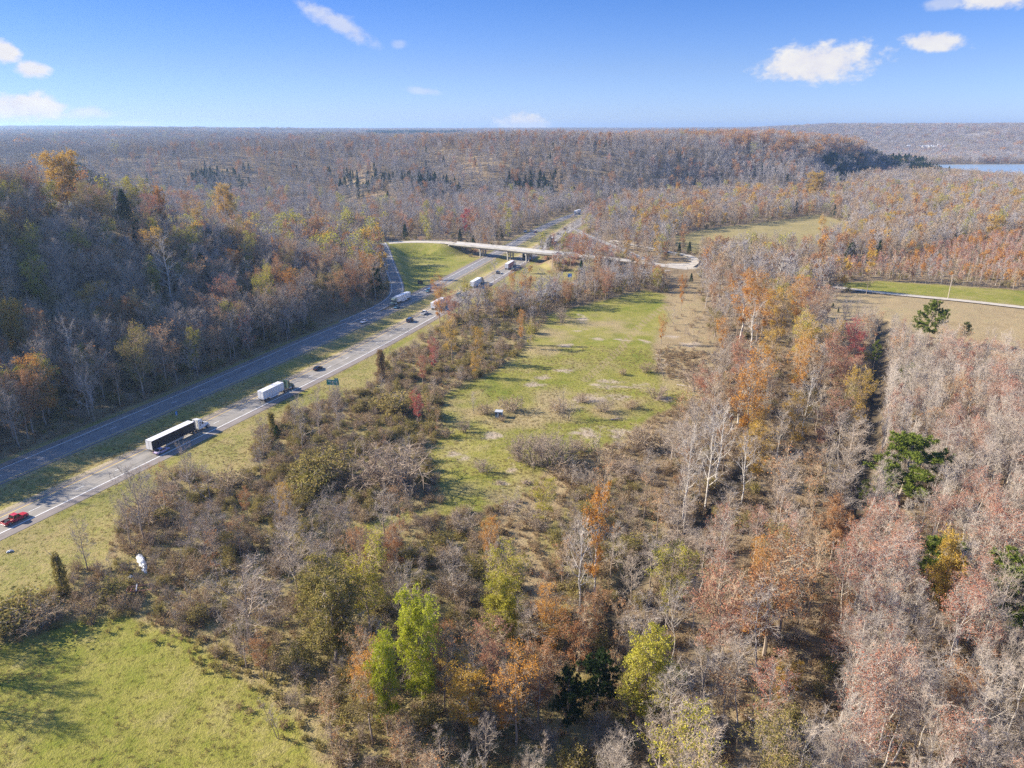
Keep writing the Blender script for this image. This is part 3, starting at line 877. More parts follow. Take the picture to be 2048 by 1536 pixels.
class Shape:
    """gathers tubes, tapering twigs and leaves; triangles only"""
    def __init__(s): s.V = []; s.T = []; s.M = []; s.n = 0
    def _add(s, V, T, m):
        s.V.append(V); s.T.append(T + s.n); s.M.append(np.full(len(T), m)); s.n += len(V)
    def tube(s, pts, rad, k=5, m=0):
        pts = np.asarray(pts); n = len(pts)
        t = unit(np.gradient(pts, axis=0)); ref = np.array([.31, .95, .08]) if abs(t[0, 2]) > .5 else np.array([0, 0, 1.])
        a = unit(np.cross(t, ref)); b = np.cross(t, a)
        ang = np.arange(k) * 2 * math.pi / k
        V = (pts[:, None, :] + np.asarray(rad)[:, None, None] * (np.cos(ang)[None, :, None] * a[:, None, :] + np.sin(ang)[None, :, None] * b[:, None, :])).reshape(-1, 3)
        i = np.arange(n - 1)[:, None] * k; j = np.arange(k)[None, :]; j2 = (j + 1) % k
        T = np.concatenate([np.stack([i + j, i + j2, i + k + j2], -1).reshape(-1, 3), np.stack([i + j, i + k + j2, i + k + j], -1).reshape(-1, 3)])
        s._add(V, T, m)
    def twigs(s, P0, P1, R, m=0):
        """3-sided spikes from P0 to P1"""
        if not len(P0): return
        t = unit(P1 - P0); ref = np.where(np.abs(t[:, 2:3]) > .8, np.array([[1., 0, 0]]), np.array([[0, 0, 1.]]))
        a = unit(np.cross(t, ref)); b = np.cross(t, a)
        n = len(P0); V = np.empty((n, 4, 3))
        for q in range(3):
            an = q * 2 * math.pi / 3
            V[:, q] = P0 + R[:, None] * (math.cos(an) * a + math.sin(an) * b)
        V[:, 3] = P1
        base = np.arange(n)[:, None] * 4
        T = np.concatenate([base + np.array([[0, 1, 3]]), base + np.array([[1, 2, 3]]), base + np.array([[2, 0, 3]])])
        s._add(V.reshape(-1, 3), T, m)
    def leaves(s, C, size, rng, m=1, flat=0.0, aspect=1.0):
        n = len(C)
        if not n: return
        a = unit(rng.normal(size=(n, 3)) * np.array([1, 1, 1 - flat * .8])); b = unit(np.cross(a, rng.normal(size=(n, 3))))
        sz = (size * rng.uniform(.55, 1.35, n))[:, None]
        V = np.stack([C - a * sz * .5 * aspect, C + b * sz * .38, C + a * sz * .5 * aspect + .12 * sz * np.cross(a, b), C - b * sz * .38], 1).reshape(-1, 3)
        base = np.arange(n)[:, None] * 4
        s._add(V, np.concatenate([base + np.array([[0, 1, 2]]), base + np.array([[0, 2, 3]])]), m)
    def mesh(s, name, mats):
        if not s.V: return None
        return mesh_from(name, np.vstack(s.V), np.vstack(s.T), mats, np.concatenate(s.M))


def branchy(seed, H=16, r0=.2, cs=.3, R=4.5, nl=14, ns=6, nt=6, nu=3, twr=.02, shape='round', rise=.35, leaf=0, leaf_size=.3,
            leaf_part=1.0, stems=1, fork=False, wander=.02, k=6, lean=0.0):
    """a broadleaf tree: returns wood shape (trunk and limbs) and crown shape (twigs, leaves)"""
    rng = np.random.default_rng(seed)
    W, C = Shape(), Shape()
    TW0, TW1, TWR, ends = [], [], [], []
    for st in range(stems):
        if stems > 1:
            az = 2 * math.pi * (st + rng.uniform(-.3, .3)) / stems; tilt = rng.uniform(.1, .32)
            base = np.array([math.cos(az), math.sin(az), 0]) * r0 * 1.6
            dr = np.array([math.cos(az) * tilt, math.sin(az) * tilt, 1.])
            h = H * rng.uniform(.8, 1.0)
        else:
            base = np.zeros(3); dr = np.array([lean * math.cos(seed), lean * math.sin(seed), 1.]); h = H
        n = 9; tt = np.linspace(0, 1, n)
        pts = base + dr[None, :] * (tt * h * .95)[:, None]
        pts[1:, :2] += np.cumsum(rng.normal(size=(n - 1, 2)) * wander * h / 3, axis=0)
        rad = (r0 / math.sqrt(stems)) * (1 - .93 * tt) ** .85 + .008
        rad[0] *= 1.25; pts[0, 2] -= .5
        W.tube(pts, rad, k)
        m = max(3, nl // stems)
        for i in range(m):
            t = cs + (.97 - cs) * ((i + rng.uniform(0, .9)) / m)
            f = t * (n - 1); i0 = min(int(f), n - 2); p = pts[i0] + (pts[i0 + 1] - pts[i0]) * (f - i0)
            tn = (t - cs) / (1 - cs)
            if shape == 'round': L = R * (.45 + .75 * math.sin(math.pi * min(1, .25 + .72 * (1 - tn)))) * .82
            elif shape == 'narrow': L = R * (.95 - .55 * tn)
            elif shape == 'vase': L = R * (1.15 - .45 * tn)
            else: L = R * (1.05 - .95 * tn)
            L *= rng.uniform(.65, 1.25)
            az = i * 2.4 + rng.uniform(-.6, .6); up = rise + .75 * tn + rng.uniform(-.15, .2)
            d = np.array([math.cos(az), math.sin(az), up]); d /= np.linalg.norm(d)
            q = [p]; dd = d
            for _ in range(4):
                dd = unit(dd + np.array([0, 0, .16 if shape != 'vase' else .1]) + rng.normal(size=3) * .13)
                q.append(q[-1] + dd * L / 4)
            q = np.array(q)
            rl = max(.012, np.interp(t, tt, rad) * .5)
            W.tube(q, rl * np.array([1, .8, .58, .36, .14]), 4)
            take = rng.uniform() < leaf_part
            for j in range(ns):
                u = .18 + .8 * (j + rng.uniform()) / ns
                f = u * 4; a0 = min(int(f), 3); s0 = q[a0] + (q[a0 + 1] - q[a0]) * (f - a0)
                sd = unit(unit(q[a0 + 1] - q[a0]) * .8 + rng.normal(size=3) * .62 + np.array([0, 0, .28]))
                sl = L * .5 * (1.05 - .55 * u) * rng.uniform(.7, 1.35) + .2
                s1 = s0 + sd * sl
                C.twigs(s0[None], s1[None], np.array([max(twr * 1.5, rl * .3)]))
                v = rng.uniform(.15, 1, nt)[:, None]
                t0 = s0 + (s1 - s0) * v
                td = unit(sd[None] * .75 + rng.normal(size=(nt, 3)) * .6 + np.array([[0, 0, .22]]))
                tl = (sl * rng.uniform(.3, .7, nt))[:, None] + .12
                t1 = t0 + td * tl
                TW0.append(t0); TW1.append(t1); TWR.append(np.full(nt, twr))
                if nu:
                    w = rng.uniform(.2, .95, (nt, nu, 1))
                    u0 = t0[:, None] + (t1 - t0)[:, None] * w
                    ud = unit(td[:, None] * .7 + rng.normal(size=(nt, nu, 3)) * .6 + np.array([0, 0, .15]))
                    u1 = u0 + ud * tl[:, None] * rng.uniform(.35, .8, (nt, nu, 1))
                    TW0.append(u0.reshape(-1, 3)); TW1.append(u1.reshape(-1, 3)); TWR.append(np.full(nt * nu, twr * .72))
                    if take: ends.append(u1.reshape(-1, 3))
                elif take: ends.append(t1)
    C.twigs(np.vstack(TW0), np.vstack(TW1), np.concatenate(TWR))
    if leaf and ends:
        E = np.vstack(ends)
        pick = E[rng.integers(0, len(E), leaf)] + rng.normal(size=(leaf, 3)) * leaf_size * .8
        C.leaves(pick, leaf_size, rng)
    return W, C


def pine(seed, H=18, R=3.6, cs=.45, nw=11, tuft=.62, per=10, k=6):
    rng = np.random.default_rng(seed)
    W, C = Shape(), Shape()
    tt = np.linspace(0, 1, 8); pts = np.zeros((8, 3)); pts[:, 2] = tt * H; pts[0, 2] = -.5
    pts[1:, :2] = np.cumsum(rng.normal(size=(7, 2)) * .12, axis=0)
    W.tube(pts, .24 * (1 - .9 * tt) + .012, k)
    cen = []
    for w in range(nw):
        t = cs + (.99 - cs) * w / (nw - 1); tn = (t - cs) / (1 - cs)
        L0 = R * (.75 + .35 * math.sin(math.pi * (1 - tn) ** .8)) * (1 - .72 * tn ** 2)
        for b in range(rng.integers(4, 6)):
            az = rng.uniform(0, 6.28); L = L0 * rng.uniform(.6, 1.15)
            p = np.array([np.interp(t, tt, pts[:, 0]), np.interp(t, tt, pts[:, 1]), t * H])
            d = np.array([math.cos(az), math.sin(az), .18 + .5 * tn])
            e = p + d * L
            W.tube(np.array([p, p + d * L * .5 + [0, 0, -.1], e]), np.array([.05, .03, .012]), 3)
            for q in range(max(3, int(L * 2.6))):
                u = rng.uniform(.38, 1.05)
                cen.append(p + d * L * u + rng.normal(size=3) * np.array([.38, .38, .2]) * (.5 + .5 * L / R))
    cen = np.array(cen)
    N = np.repeat(cen, per, 0); dirs = unit(rng.normal(size=(len(N), 3)) + np.array([0, 0, .55]))
    ln = tuft * rng.uniform(.7, 1.2, len(N))[:, None]
    side = unit(np.cross(dirs, rng.normal(size=dirs.shape))) * .075
    V = np.stack([N - side, N + side, N + dirs * ln], 1).reshape(-1, 3)
    C._add(V, np.arange(len(V)).reshape(-1, 3), 1)
    return W, C


def cedar(seed, H=9, R=2.0, n=5200, size=.26, k=5):
    rng = np.random.default_rng(seed)
    W, C = Shape(), Shape()
    W.tube(np.array([[0, 0, -.4], [.05, 0, H * .5], [0, .05, H * .97]]), np.array([.16, .09, .015]), k)
    lob = rng.uniform(0, 6.28, 6); lm = rng.uniform(.1, .22, 6)
    u = rng.uniform(0, 1, n) ** .75; z = .04 + .96 * u
    az = rng.uniform(0, 6.28, n)
    prof = (1 - z) ** .72 * np.minimum(1, (z + .12) * 5)
    wob = 1 + sum(lm[q] * np.sin(az * (q + 2) + lob[q] + z * 9 * (q % 3)) for q in range(6))
    r = R * prof * wob * rng.uniform(.45, 1.05, n) ** .5
    C.leaves(np.stack([r * np.cos(az), r * np.sin(az), z * H], 1) + rng.normal(size=(n, 3)) * .12, size, rng)
    nb = 90; zz = rng.uniform(.08, .9, nb); a2 = rng.uniform(0, 6.28, nb); rr = R * (1 - zz) ** .72 * .8
    C.twigs(np.stack([0 * zz, 0 * zz, zz * H], 1), np.stack([rr * np.cos(a2), rr * np.sin(a2), zz * H + .4], 1), np.full(nb, .025))
    return W, C


def bush(seed, H=3, R=2, nst=16, ns=6, nt=6, twr=.014, leaf=0, size=.22, ragged=.3):
    """many-stemmed shrub"""
    rng = np.random.default_rng(seed)
    W, C = Shape(), Shape()
    T0, T1, TR, E = [], [], [], []
    for i in range(nst):
        az = rng.uniform(0, 6.28); o = rng.uniform(0, 1) ** .6
        hh = H * (1.05 - .5 * o ** 2) * rng.uniform(1 - ragged, 1.05)
        b = np.array([math.cos(az), math.sin(az), 0]) * R * .25 * o; b[2] = -.15
        e = np.array([math.cos(az) * R * o, math.sin(az) * R * o, hh])
        mid = (b + e) / 2 + np.array([-math.cos(az) * .12 * R * o, -math.sin(az) * .12 * R * o, .12 * hh]) + rng.normal(size=3) * .1
        W.tube(np.array([b, mid, e]), np.array([.035, .024, .008]) * (H / 3) ** .5, 3)
        for j in range(ns):
            u = rng.uniform(.2, 1); s0 = b + (mid - b) * 2 * u if u < .5 else mid + (e - mid) * (2 * u - 1)
            sd = unit(unit(e - b) * .5 + rng.normal(size=3) * .7 + np.array([0, 0, .3])); sl = H * .36 * rng.uniform(.5, 1.2)
            s1 = s0 + sd * sl
            T0.append(s0[None]); T1.append(s1[None]); TR.append(np.array([twr * 1.4]))
            t0 = s0 + (s1 - s0) * rng.uniform(.1, 1, nt)[:, None]
            td = unit(sd[None] * .5 + rng.normal(size=(nt, 3)) * .7)
            t1 = t0 + td * (sl * rng.uniform(.3, .7, nt))[:, None]
            T0.append(t0); T1.append(t1); TR.append(np.full(nt, twr)); E.append(t1)
    C.twigs(np.vstack(T0), np.vstack(T1), np.concatenate(TR))
    if leaf:
        E = np.vstack(E)
        C.leaves(E[rng.integers(0, len(E), leaf)] + rng.normal(size=(leaf, 3)) * size * .9, size, rng)
    return W, C


def vine(seed, H=8, R=1.3, n=3800, size=.28):
    """dead trunk wrapped in a column of vine leaves"""
    rng = np.random.default_rng(seed)
    W, C = Shape(), Shape()
    W.tube(np.array([[0, 0, -.4], [.2, .1, H * .5], [.1, .4, H]]), np.array([.28, .2, .06]), 6)
    for q in range(6):
        z = H * rng.uniform(.55, .95); az = rng.uniform(0, 6.28)
        W.tube(np.array([[.15, .2, z], [math.cos(az) * 1.1, math.sin(az) * 1.1, z + .9], [math.cos(az) * 1.7, math.sin(az) * 1.7, z + 1.8]]), np.array([.08, .05, .012]), 4)
    z = rng.uniform(0, 1, n); az = rng.uniform(0, 6.28, n)
    r = R * (1.15 - .55 * z + .25 * np.sin(az * 2 + z * 8) + .2 * np.sin(az * 3 - z * 15)) * rng.uniform(.5, 1.05, n)
    C.leaves(np.stack([r * np.cos(az) + .15, r * np.sin(az) + .2, z * H], 1), size, rng)
    return W, C


def joined_shape(W, C, name, mats):
    """one mesh for wood and crown (material 0 wood, 1 twigs, 2 leaves)"""
    S = Shape()
    for V, T, m in zip(W.V, W.T, W.M): S.V.append(V); S.T.append(T); S.M.append(m * 0)
    n0 = W.n
    for V, T, m in zip(C.V, C.T, C.M): S.V.append(V); S.T.append(T + n0); S.M.append(m + 1)
    return mesh_from(name, np.vstack(S.V), np.vstack(S.T), mats, np.concatenate(S.M))


# ---- models of each kind in full detail: name -> list of (wood mesh, crown mesh, own height)
MODEL = {}


def model(kind, H, pairs, wood, mats):
    MODEL[kind] = [(W.mesh(kind + '_trunk', [wood]), C.mesh(kind + '_crown', mats), H) for W, C in pairs]


model('bare', 16, [branchy(100 + i, 16, .21, .22 + .05 * (i % 3), 4.6 + .4 * (i % 3), 17, 7, 7, 3, .021, ('round', 'vase')[i % 2]) for i in range(6)], M['bark'], [M['twig']])
model('barefew', 16, [branchy(120 + i, 16, .2, .28, 4.4, 15, 7, 6, 3, .02, 'round', leaf=520, leaf_size=.30, leaf_part=.6) for i in range(4)], M['bark'], [M['twig_tan'], M['rust']])
model('slender', 18, [branchy(140 + i, 18, .13, .34 + .05 * (i % 4), 2.5 + .35 * (i % 3), 15 + i % 4, 6, 6, 3, .0165, ('narrow', 'vase', 'round')[i % 3], rise=.55 + .12 * (i % 3), wander=.035, fork=True, lean=.05 * (i % 3)) for i in range(8)], M['bark_pale'], [M['twig_rose']])
model('slendred', 18, [branchy(150 + i, 18, .13, .34 + .04 * (i % 3), 2.7 + .3 * (i % 3), 16, 6, 6, 3, .0165, ('narrow', 'vase', 'round')[i % 3], rise=.55 + .1 * (i % 3), leaf=1700, leaf_size=.19, leaf_part=.8, wander=.035, lean=.05 * (i % 2)) for i in range(6)], M['bark_pale'], [M['twig_rose'], M['red']])
model('sycamore', 24, [branchy(160 + i, 24, .34, .28, 6.0, 15, 6, 5, 2, .03, 'vase', rise=.45, wander=.03) for i in range(3)], M['bark_syc'], [M['bark_pale']])
model('syc_orange', 25, [branchy(170 + i, 25, .32, .3, 5.0, 17, 6, 6, 3, .024, 'round', rise=.5, leaf=9500, leaf_size=.23, leaf_part=.9) for i in range(2)], M['bark_syc'], [M['bark_pale'], M['orange']])
model('palevase', 17, [branchy(280 + i, 17, .145, .40 + .05 * (i % 3), 4.2 + .5 * (i % 2), 14, 6, 6, 3, .0165, 'vase', rise=.75, wander=.035, lean=.06 * (i % 3)) for i in range(6)], M['bark_pale'], [M['twig']])
model('palered', 17, [branchy(290 + i, 17, .145, .38 + .05 * (i % 3), 4.2 + .5 * (i % 2), 14, 6, 6, 3, .0165, 'vase', rise=.7, leaf=2600, leaf_size=.18, leaf_part=.75, wander=.035, lean=.06 * (i % 3)) for i in range(5)], M['bark_pale'], [M['twig_rose'], M['red']])
model('bigpine', 14, [pine(215 + i, 14, 5.4, .28, 15, .6, 40) for i in range(2)], M['bark'], [M['twig_dark'], M['pine']])
model('lush', 14, [branchy(186 + i, 14, .2, .18, 4.6, 18, 8, 6, 3, .02, 'round', leaf=24000, leaf_size=.21, leaf_part=.97) for i in range(2)], M['bark'], [M['twig'], M['yellow']])
model('leafy', 14, [branchy(180 + i, 14, .2, .2, 4.6, 17, 7, 6, 3, .02, 'round', leaf=14000, leaf_size=.20, leaf_part=.85) for i in range(3)], M['bark'], [M['twig'], M['yellow']])
model('halfleaf', 14, [branchy(190 + i, 14, .19, .24, 4.3, 16, 7, 6, 3, .02, 'round', leaf=7000, leaf_size=.18, leaf_part=.65) for i in range(4)], M['bark'], [M['twig_tan'], M['orange']])
model('thin', 8, [branchy(200 + i, 8, .075, .3, 1.5, 12, 4, 5, 2, .013, 'narrow', rise=.6, stems=1 + i % 3, wander=.03, k=4) for i in range(4)], M['bark'], [M['twig']])
model('pine', 18, [pine(210 + i, 18, 4.2 + .4 * i, .30 + .05 * i, 14, .6, 22) for i in range(3)], M['bark'], [M['twig_dark'], M['pine']])
model('multi', 6, [bush(270 + i, 6, 3.4, 9, 8, 7, .016, 0, .2, .35) for i in range(4)], M['bark'], [M['twig']])
model('cedar', 9, [cedar(220 + i) for i in range(3)], M['bark'], [M['twig_dark'], M['cedar']])
model('brush', 3.4, [bush(230 + i, 3.4, 2.5, 22, 7, 7, .013) for i in range(4)], M['twig_dark'], [M['twig_dark']])
model('brushtan', 3.0, [bush(240 + i, 3.0, 2.3, 20, 7, 6, .013, 420, .2) for i in range(4)], M['twig'], [M['twig_tan'], M['brown']])
model('thicket', 3.2, [bush(250 + i, 3.2, 2.6, 18, 6, 6, .013, 2200, .23) for i in range(4)], M['twig_dark'], [M['twig'], M['olive']])
model('vine', 8, [vine(260 + i) for i in range(2)], M['bark'], [M['twig_dark'], M['olive']])

# ---- light models for the trees that are too many to count (one mesh each)
LITE = {}


def lite(key, meshes): LITE[key] = meshes


def lite_broad(seed, H, R, wood, twig, leafm=None, leaf=0, size=.6, cs=.25, twr=.05, shape='round', nl=12, ns=5, nt=6, rise=.4):
    W, C = branchy(seed, H, H * .012, cs, R, nl, ns, nt, 1, twr, shape, rise, leaf, size, .85, k=4)
    return joined_shape(W, C, 'm', [wood, twig] + ([leafm] if leafm else []))


def clump(seed, n, spread, maker):
    """a few neighbouring far-off trees as one light mesh"""
    rng = np.random.default_rng(seed)
    V, T, Mi, k = [], [], [], 0
    mats = None
    for i in range(n):
        me = maker(seed * 31 + i)
        v = np.empty(len(me.vertices) * 3, np.float32); me.vertices.foreach_get('co', v); v = v.reshape(-1, 3)
        f = np.empty(len(me.polygons) * 3, np.int32); me.polygons.foreach_get('vertices', f) if False else me.loops.foreach_get('vertex_index', f); f = f.reshape(-1, 3)
        mi = np.empty(len(me.polygons), np.int32); me.polygons.foreach_get('material_index', mi)
        a = 2.4 * i + rng.uniform(); r = spread * math.sqrt((i + .3) / n)
        v = v * rng.uniform(.8, 1.2) + np.array([math.cos(a) * r, math.sin(a) * r, 0])
        V.append(v); T.append(f + k); Mi.append(mi); k += len(v)
        mats = [m for m in me.materials]
        bpy.data.meshes.remove(me)
    return mesh_from('m', np.vstack(V), np.vstack(T), mats, np.concatenate(Mi))


B, BP, TG, TT, TR_ = M['bark'], M['bark_pale'], M['twig_far'], M['twig_tan'], M['twig_rose']
lite('grey', [lite_broad(300 + i, 16, 4.6, B, TG, shape=('round', 'vase')[i % 2]) for i in range(5)])
lite('tan', [lite_broad(310 + i, 16, 4.6, B, TT, M['brown'], 120, .5) for i in range(4)])
lite('slender', [lite_broad(320 + i, 18, 2.6, BP, TR_, cs=.42, twr=.036, shape='narrow', rise=.7, nl=13) for i in range(5)])
lite('slendred', [lite_broad(330 + i, 18, 2.8, BP, TR_, M['red'], 240, .42, cs=.38, twr=.034, shape='narrow', rise=.65, nl=13) for i in range(4)])
lite('red', [lite_broad(340 + i, 14, 4.2, B, TR_, M['red'], 420, .6) for i in range(3)])
lite('rust', [lite_broad(350 + i, 16, 4.6, B, TT, M['rust'], 620, .65) for i in range(4)])
lite('orange', [lite_broad(360 + i, 15, 4.4, B, TT, M['orange'], 620, .65) for i in range(3)])
lite('gold', [lite_broad(370 + i, 16, 4.6, B, TT, M['gold'], 900, .62) for i in range(3)])
lite('ygreen', [lite_broad(380 + i, 13, 4.0, B, TG, M['ygreen'], 620, .55) for i in range(3)])
lite('olive', [lite_broad(390 + i, 9, 3.4, B, TG, M['olive'], 700, .5, cs=.12) for i in range(3)])


def lite_pair(W, C, mats): return joined_shape(W, C, 'm', mats)


lite('pine', [lite_pair(*pine(400 + i, 18, 3.6, .38, 8, 1.0, 4, 4), [B, M['twig_dark'], M['pine']]) for i in range(3)])
lite('cedar', [lite_pair(*cedar(410 + i, 11, 2.3, 900, .6, 4), [B, M['twig_dark'], M['cedar']]) for i in range(2)])
lite('brush', [lite_pair(*bush(420 + i, 3.2, 2.4, 14, 5, 5, .02), [M['twig_dark']] * 2) for i in range(3)])
lite('brushtan', [lite_pair(*bush(430 + i, 2.8, 2.2, 12, 5, 4, .02, 220, .3), [TG, TT, M['brown']]) for i in range(3)])
lite('thicket', [lite_pair(*bush(440 + i, 3.0, 2.4, 12, 4, 4, .02, 560, .34), [TG, TG, M['olive']]) for i in range(3)])
lite('rustbush', [lite_pair(*bush(450 + i, 2.8, 2.2, 12, 4, 4, .02, 480, .32), [TG, TT, M['red']]) for i in range(3)])


def far_broad(twig, leafm=None, leaf=0, R=5.0, H=16):
    def f(seed):
        return lite_broad(seed, H, R, B, twig, leafm, leaf, .9, .22, .065, 'round', 8, 4, 6)
    return f


def far_pine(seed):
    return lite_pair(*pine(seed, 17, 3.8, .3, 6, 1.6, 3, 3), [B, M['twig_dark'], M['pine']])


def far_cedar(seed):
    return lite_pair(*cedar(seed, 14 + 4 * ((seed * 7) % 5) / 5, 4.2 + (seed % 3) * .6, 420, 1.2, 3), [B, M['twig_dark'], M['cedar']])


lite('far_grey', [clump(500 + i, 6, 8, far_broad(TG)) for i in range(4)])
lite('far_tan', [clump(510 + i, 6, 8, far_broad(TT, M['brown'], 50)) for i in range(4)])
lite('far_rust', [clump(520 + i, 6, 8, far_broad(TT, M['rust'], 170)) for i in range(4)])
lite('far_orange', [clump(530 + i, 6, 8, far_broad(TT, M['orange'], 150)) for i in range(3)])
lite('far_gold', [clump(535 + i, 4, 6, far_broad(TG, M['ygreen'], 150)) for i in range(2)])
lite('far_red', [clump(540 + i, 6, 8, far_broad(TR_, M['red'], 120)) for i in range(3)])
lite('far_pine', [clump(550 + i, 7, 8, far_cedar) for i in range(3)])

# ------------------------------------------------------------------ plants: where each stands
TREES = []          # individuals: (kind, x, y, z, height, rot, variant, leaf material or None, label or None, zone)
MASS = {}           # area -> list of (light key, x, y, z, scale, rot)

ROADS = [(NW, 4.5), (NY, 3), (FW, 6), (FY, 3), (OVER, 7), (RAMP_W, 6), (RAMP_OFF, 5.5), (RAMP_ON, 5.5), (GRAVEL, 4), (LANE, 5)]


def zones(x, y):
    """what grows where: name of the stand of each point"""
    r = np.hypot(x, y)
    z = np.full(x.shape, 'valley', dtype=object)
    px, py, _ = proj(x, y, 0 * x)
    z[(px > 1250)] = 'plain'
    d, s, i = pl_dist(x, y, HILL_EDGE, 'all')
    du = sdf(x, y, UPLAND)
    z[(du > -5) | (ridge_height(x, y) > 3)] = 'upland'
    end = (y > G(738, 488)[1] + 3)
    z[(s > 0) & (d < 430) & ~(end & (d > 50)) & (r < 900)] = 'hill'
    z[(r > 2300) & (du < -5)] = 'bluff'
    z[r > 3600] = 'bluff'
    wx = x + 2.5 * vnoise(x, y, 8, 71); wy = y + 2.5 * vnoise(x, y, 8, 72)
    for nm in ('near', 'road', 'ripar', 'plant', 'line', 'sparse', 'reds'):
        z[inside(wx, wy, P[nm]) & (r < 1300)] = nm
    for nm in ('main', 'lawn', 'verge', 'loop', 'rgreen', 'rtan', 'fartan', 'strip', 'pad', 'island', 'front'):
        z[inside(wx, wy, P[nm])] = 'open'
    z[(sdf(x, y, P['river']) > -12)] = 'open'
    for nm in ('bank_e', 'bank_w', 'pink'):
        z[inside(x, y, P[nm]) & (r < 900)] = nm
    gap_ = ((z == 'valley') | (z == 'plain')) & (r < 400) & (pl_dist(x, y, NW, 'all')[1] < 0)
    z[gap_ & (px < 1300)] = 'near'
    z[gap_ & (px >= 1300)] = 'ripar'
    hwm = (pl_dist(x, y, FW, 'all')[1] < 0) & (pl_dist(x, y, NW, 'all')[1] > 0) & (r < 1000)
    z[hwm] = 'open'
    left = (pl_dist(x, y, FW, 'all')[1] > 0)
    z[left & (z == 'verge')] = 'hill'
    for ln, w in ROADS:
        z[(pl_dist(x, y, ln) < w)] = 'open'
    z[pl_dist(x, y, CREEK) < 1.8] = 'open'
    z[pl_dist(x, y, DITCH) < 2.4] = 'open'
    z[pl_dist(x, y, FARROAD) < 14] = 'open'
    return z


TREE_GAP = dict(near=6.8, road=12, ripar=6.0, plant=3.4, line=4.6, hill=4.9, valley=6.2, plain=6.2, sparse=13, reds=4.5, upland=6.5, bank_e=9, bank_w=12, pink=9)
BUSH_GAP = dict(near=3.5, road=3.2, ripar=4.8, plant=7.5, line=3.6, hill=5.5, valley=8, plain=8, sparse=7.5, reds=5, upland=99, bank_e=3.0, bank_w=3.0, pink=3.2)
TREE_MIX = dict(
    near=[('bare', .44), ('barefew', .22), ('halfleaf', .18), ('thin', .16)],
    road=[('bare', .35), ('barefew', .2), ('thin', .35), ('halfleaf', .1)],
    ripar=[('bare', .41), ('barefew', .15), ('halfleaf', .16), ('thin', .10), ('sycamore', .05), ('palevase', .13)],
    plant=[('slender', .56), ('slendred', .28), ('pine', .012), ('barefew', .06), ('bare', .09)],
    line=[('bare', .6), ('barefew', .25), ('halfleaf', .1), ('thin', .05)],
    hill=[('bare', .56), ('barefew', .24), ('halfleaf', .18), ('cedar', .02)],
    sparse=[('thin', .8), ('barefew', .2)])
BUSH_MIX = dict(
    near=[('brush', .34), ('brushtan', .48), ('thicket', .18)],
    road=[('brush', .28), ('brushtan', .47), ('thicket', .25)],
    ripar=[('brush', .35), ('brushtan', .5), ('thicket', .15)],
    plant=[('brushtan', .6), ('thicket', .2), ('brush', .2)],
    line=[('brush', .4), ('brushtan', .35), ('thicket', .25)],
    hill=[('brush', .25), ('thicket', .6), ('brushtan', .15)],
    sparse=[('brush', .4), ('brushtan', .6)])
FAR_MIX = dict(
    hill=[('grey', .54), ('tan', .24), ('rust', .07), ('ygreen', .08), ('gold', .04), ('cedar', .03)],
    valley=[('grey', .70), ('tan', .17), ('rust', .05), ('red', .03), ('ygreen', .03), ('cedar', .02)],
    plain=[('grey', .50), ('tan', .33), ('rust', .07), ('gold', .035), ('orange', .02), ('ygreen', .03), ('cedar', .015)],
    upland=[('grey', .82), ('tan', .08), ('rust', .05), ('red', .02), ('cedar', .03)],
    reds=[('slendred', .55), ('red', .2), ('slender', .12), ('orange', .13)],
    plant=[('slender', .66), ('slendred', .30), ('pine', .01), ('grey', .03)],
    ripar=[('grey', .6), ('tan', .25), ('rust', .08), ('orange', .07)],
    line=[('grey', .6), ('tan', .3), ('rust', .1)],
    near=[('grey', 1)], road=[('grey', 1)], sparse=[('tan', 1)],
    bank_e=[('rust', .5), ('tan', .5)], bank_w=[('rust', .4), ('tan', .6)], pink=[('red', .8), ('tan', .2)])
FAR_BUSH = dict(bank_e=[('rustbush', .45), ('brushtan', .3), ('thicket', .25)], bank_w=[('brushtan', .5), ('thicket', .3), ('rustbush', .2)],
                pink=[('rustbush', .8), ('brushtan', .2)])
LIGHT_OF = dict(palevase='slender', palered='slendred', bare='grey', barefew='tan', slender='slender', slendred='slendred', halfleaf='orange', thin='grey', sycamore='grey', pine='pine', cedar='cedar',
                brush='brush', brushtan='brushtan', thicket='thicket', leafy='gold')
AREA = dict(near='thicket_woodland', road='thicket_woodland', sparse='thicket_woodland', ripar='creekside_woodland', plant='plantation_woodland', line='thicket_woodland',
            hill='hillside_woodland', valley='valley_woodland', plain='plain_woodland', reds='plain_woodland', upland='upland_woodland', bluff='far_woodland',
            bank_e='valley_woodland', bank_w='valley_woodland', pink='valley_woodland')


def choose(mix, n):
    k = [m[0] for m in mix]; w = np.array([m[1] for m in mix]); return RNG.choice(len(k), n, p=w / w.sum()), k


def jitter_grid(r0, r1, c):
    n = int(r1 / c) + 1
    gx, gy = np.meshgrid(np.arange(-n, n + 1) * c, np.arange(0, n + 1) * c)
    x = gx.ravel() + RNG.uniform(-.5, .5, gx.size) * c; y = gy.ravel() + RNG.uniform(-.5, .5, gx.size) * c
    r = np.hypot(x, y)
    k = (r >= r0) & (r < r1) & (np.abs(x) < .80 * y + 45) & (y > 55)
    return x[k], y[k]


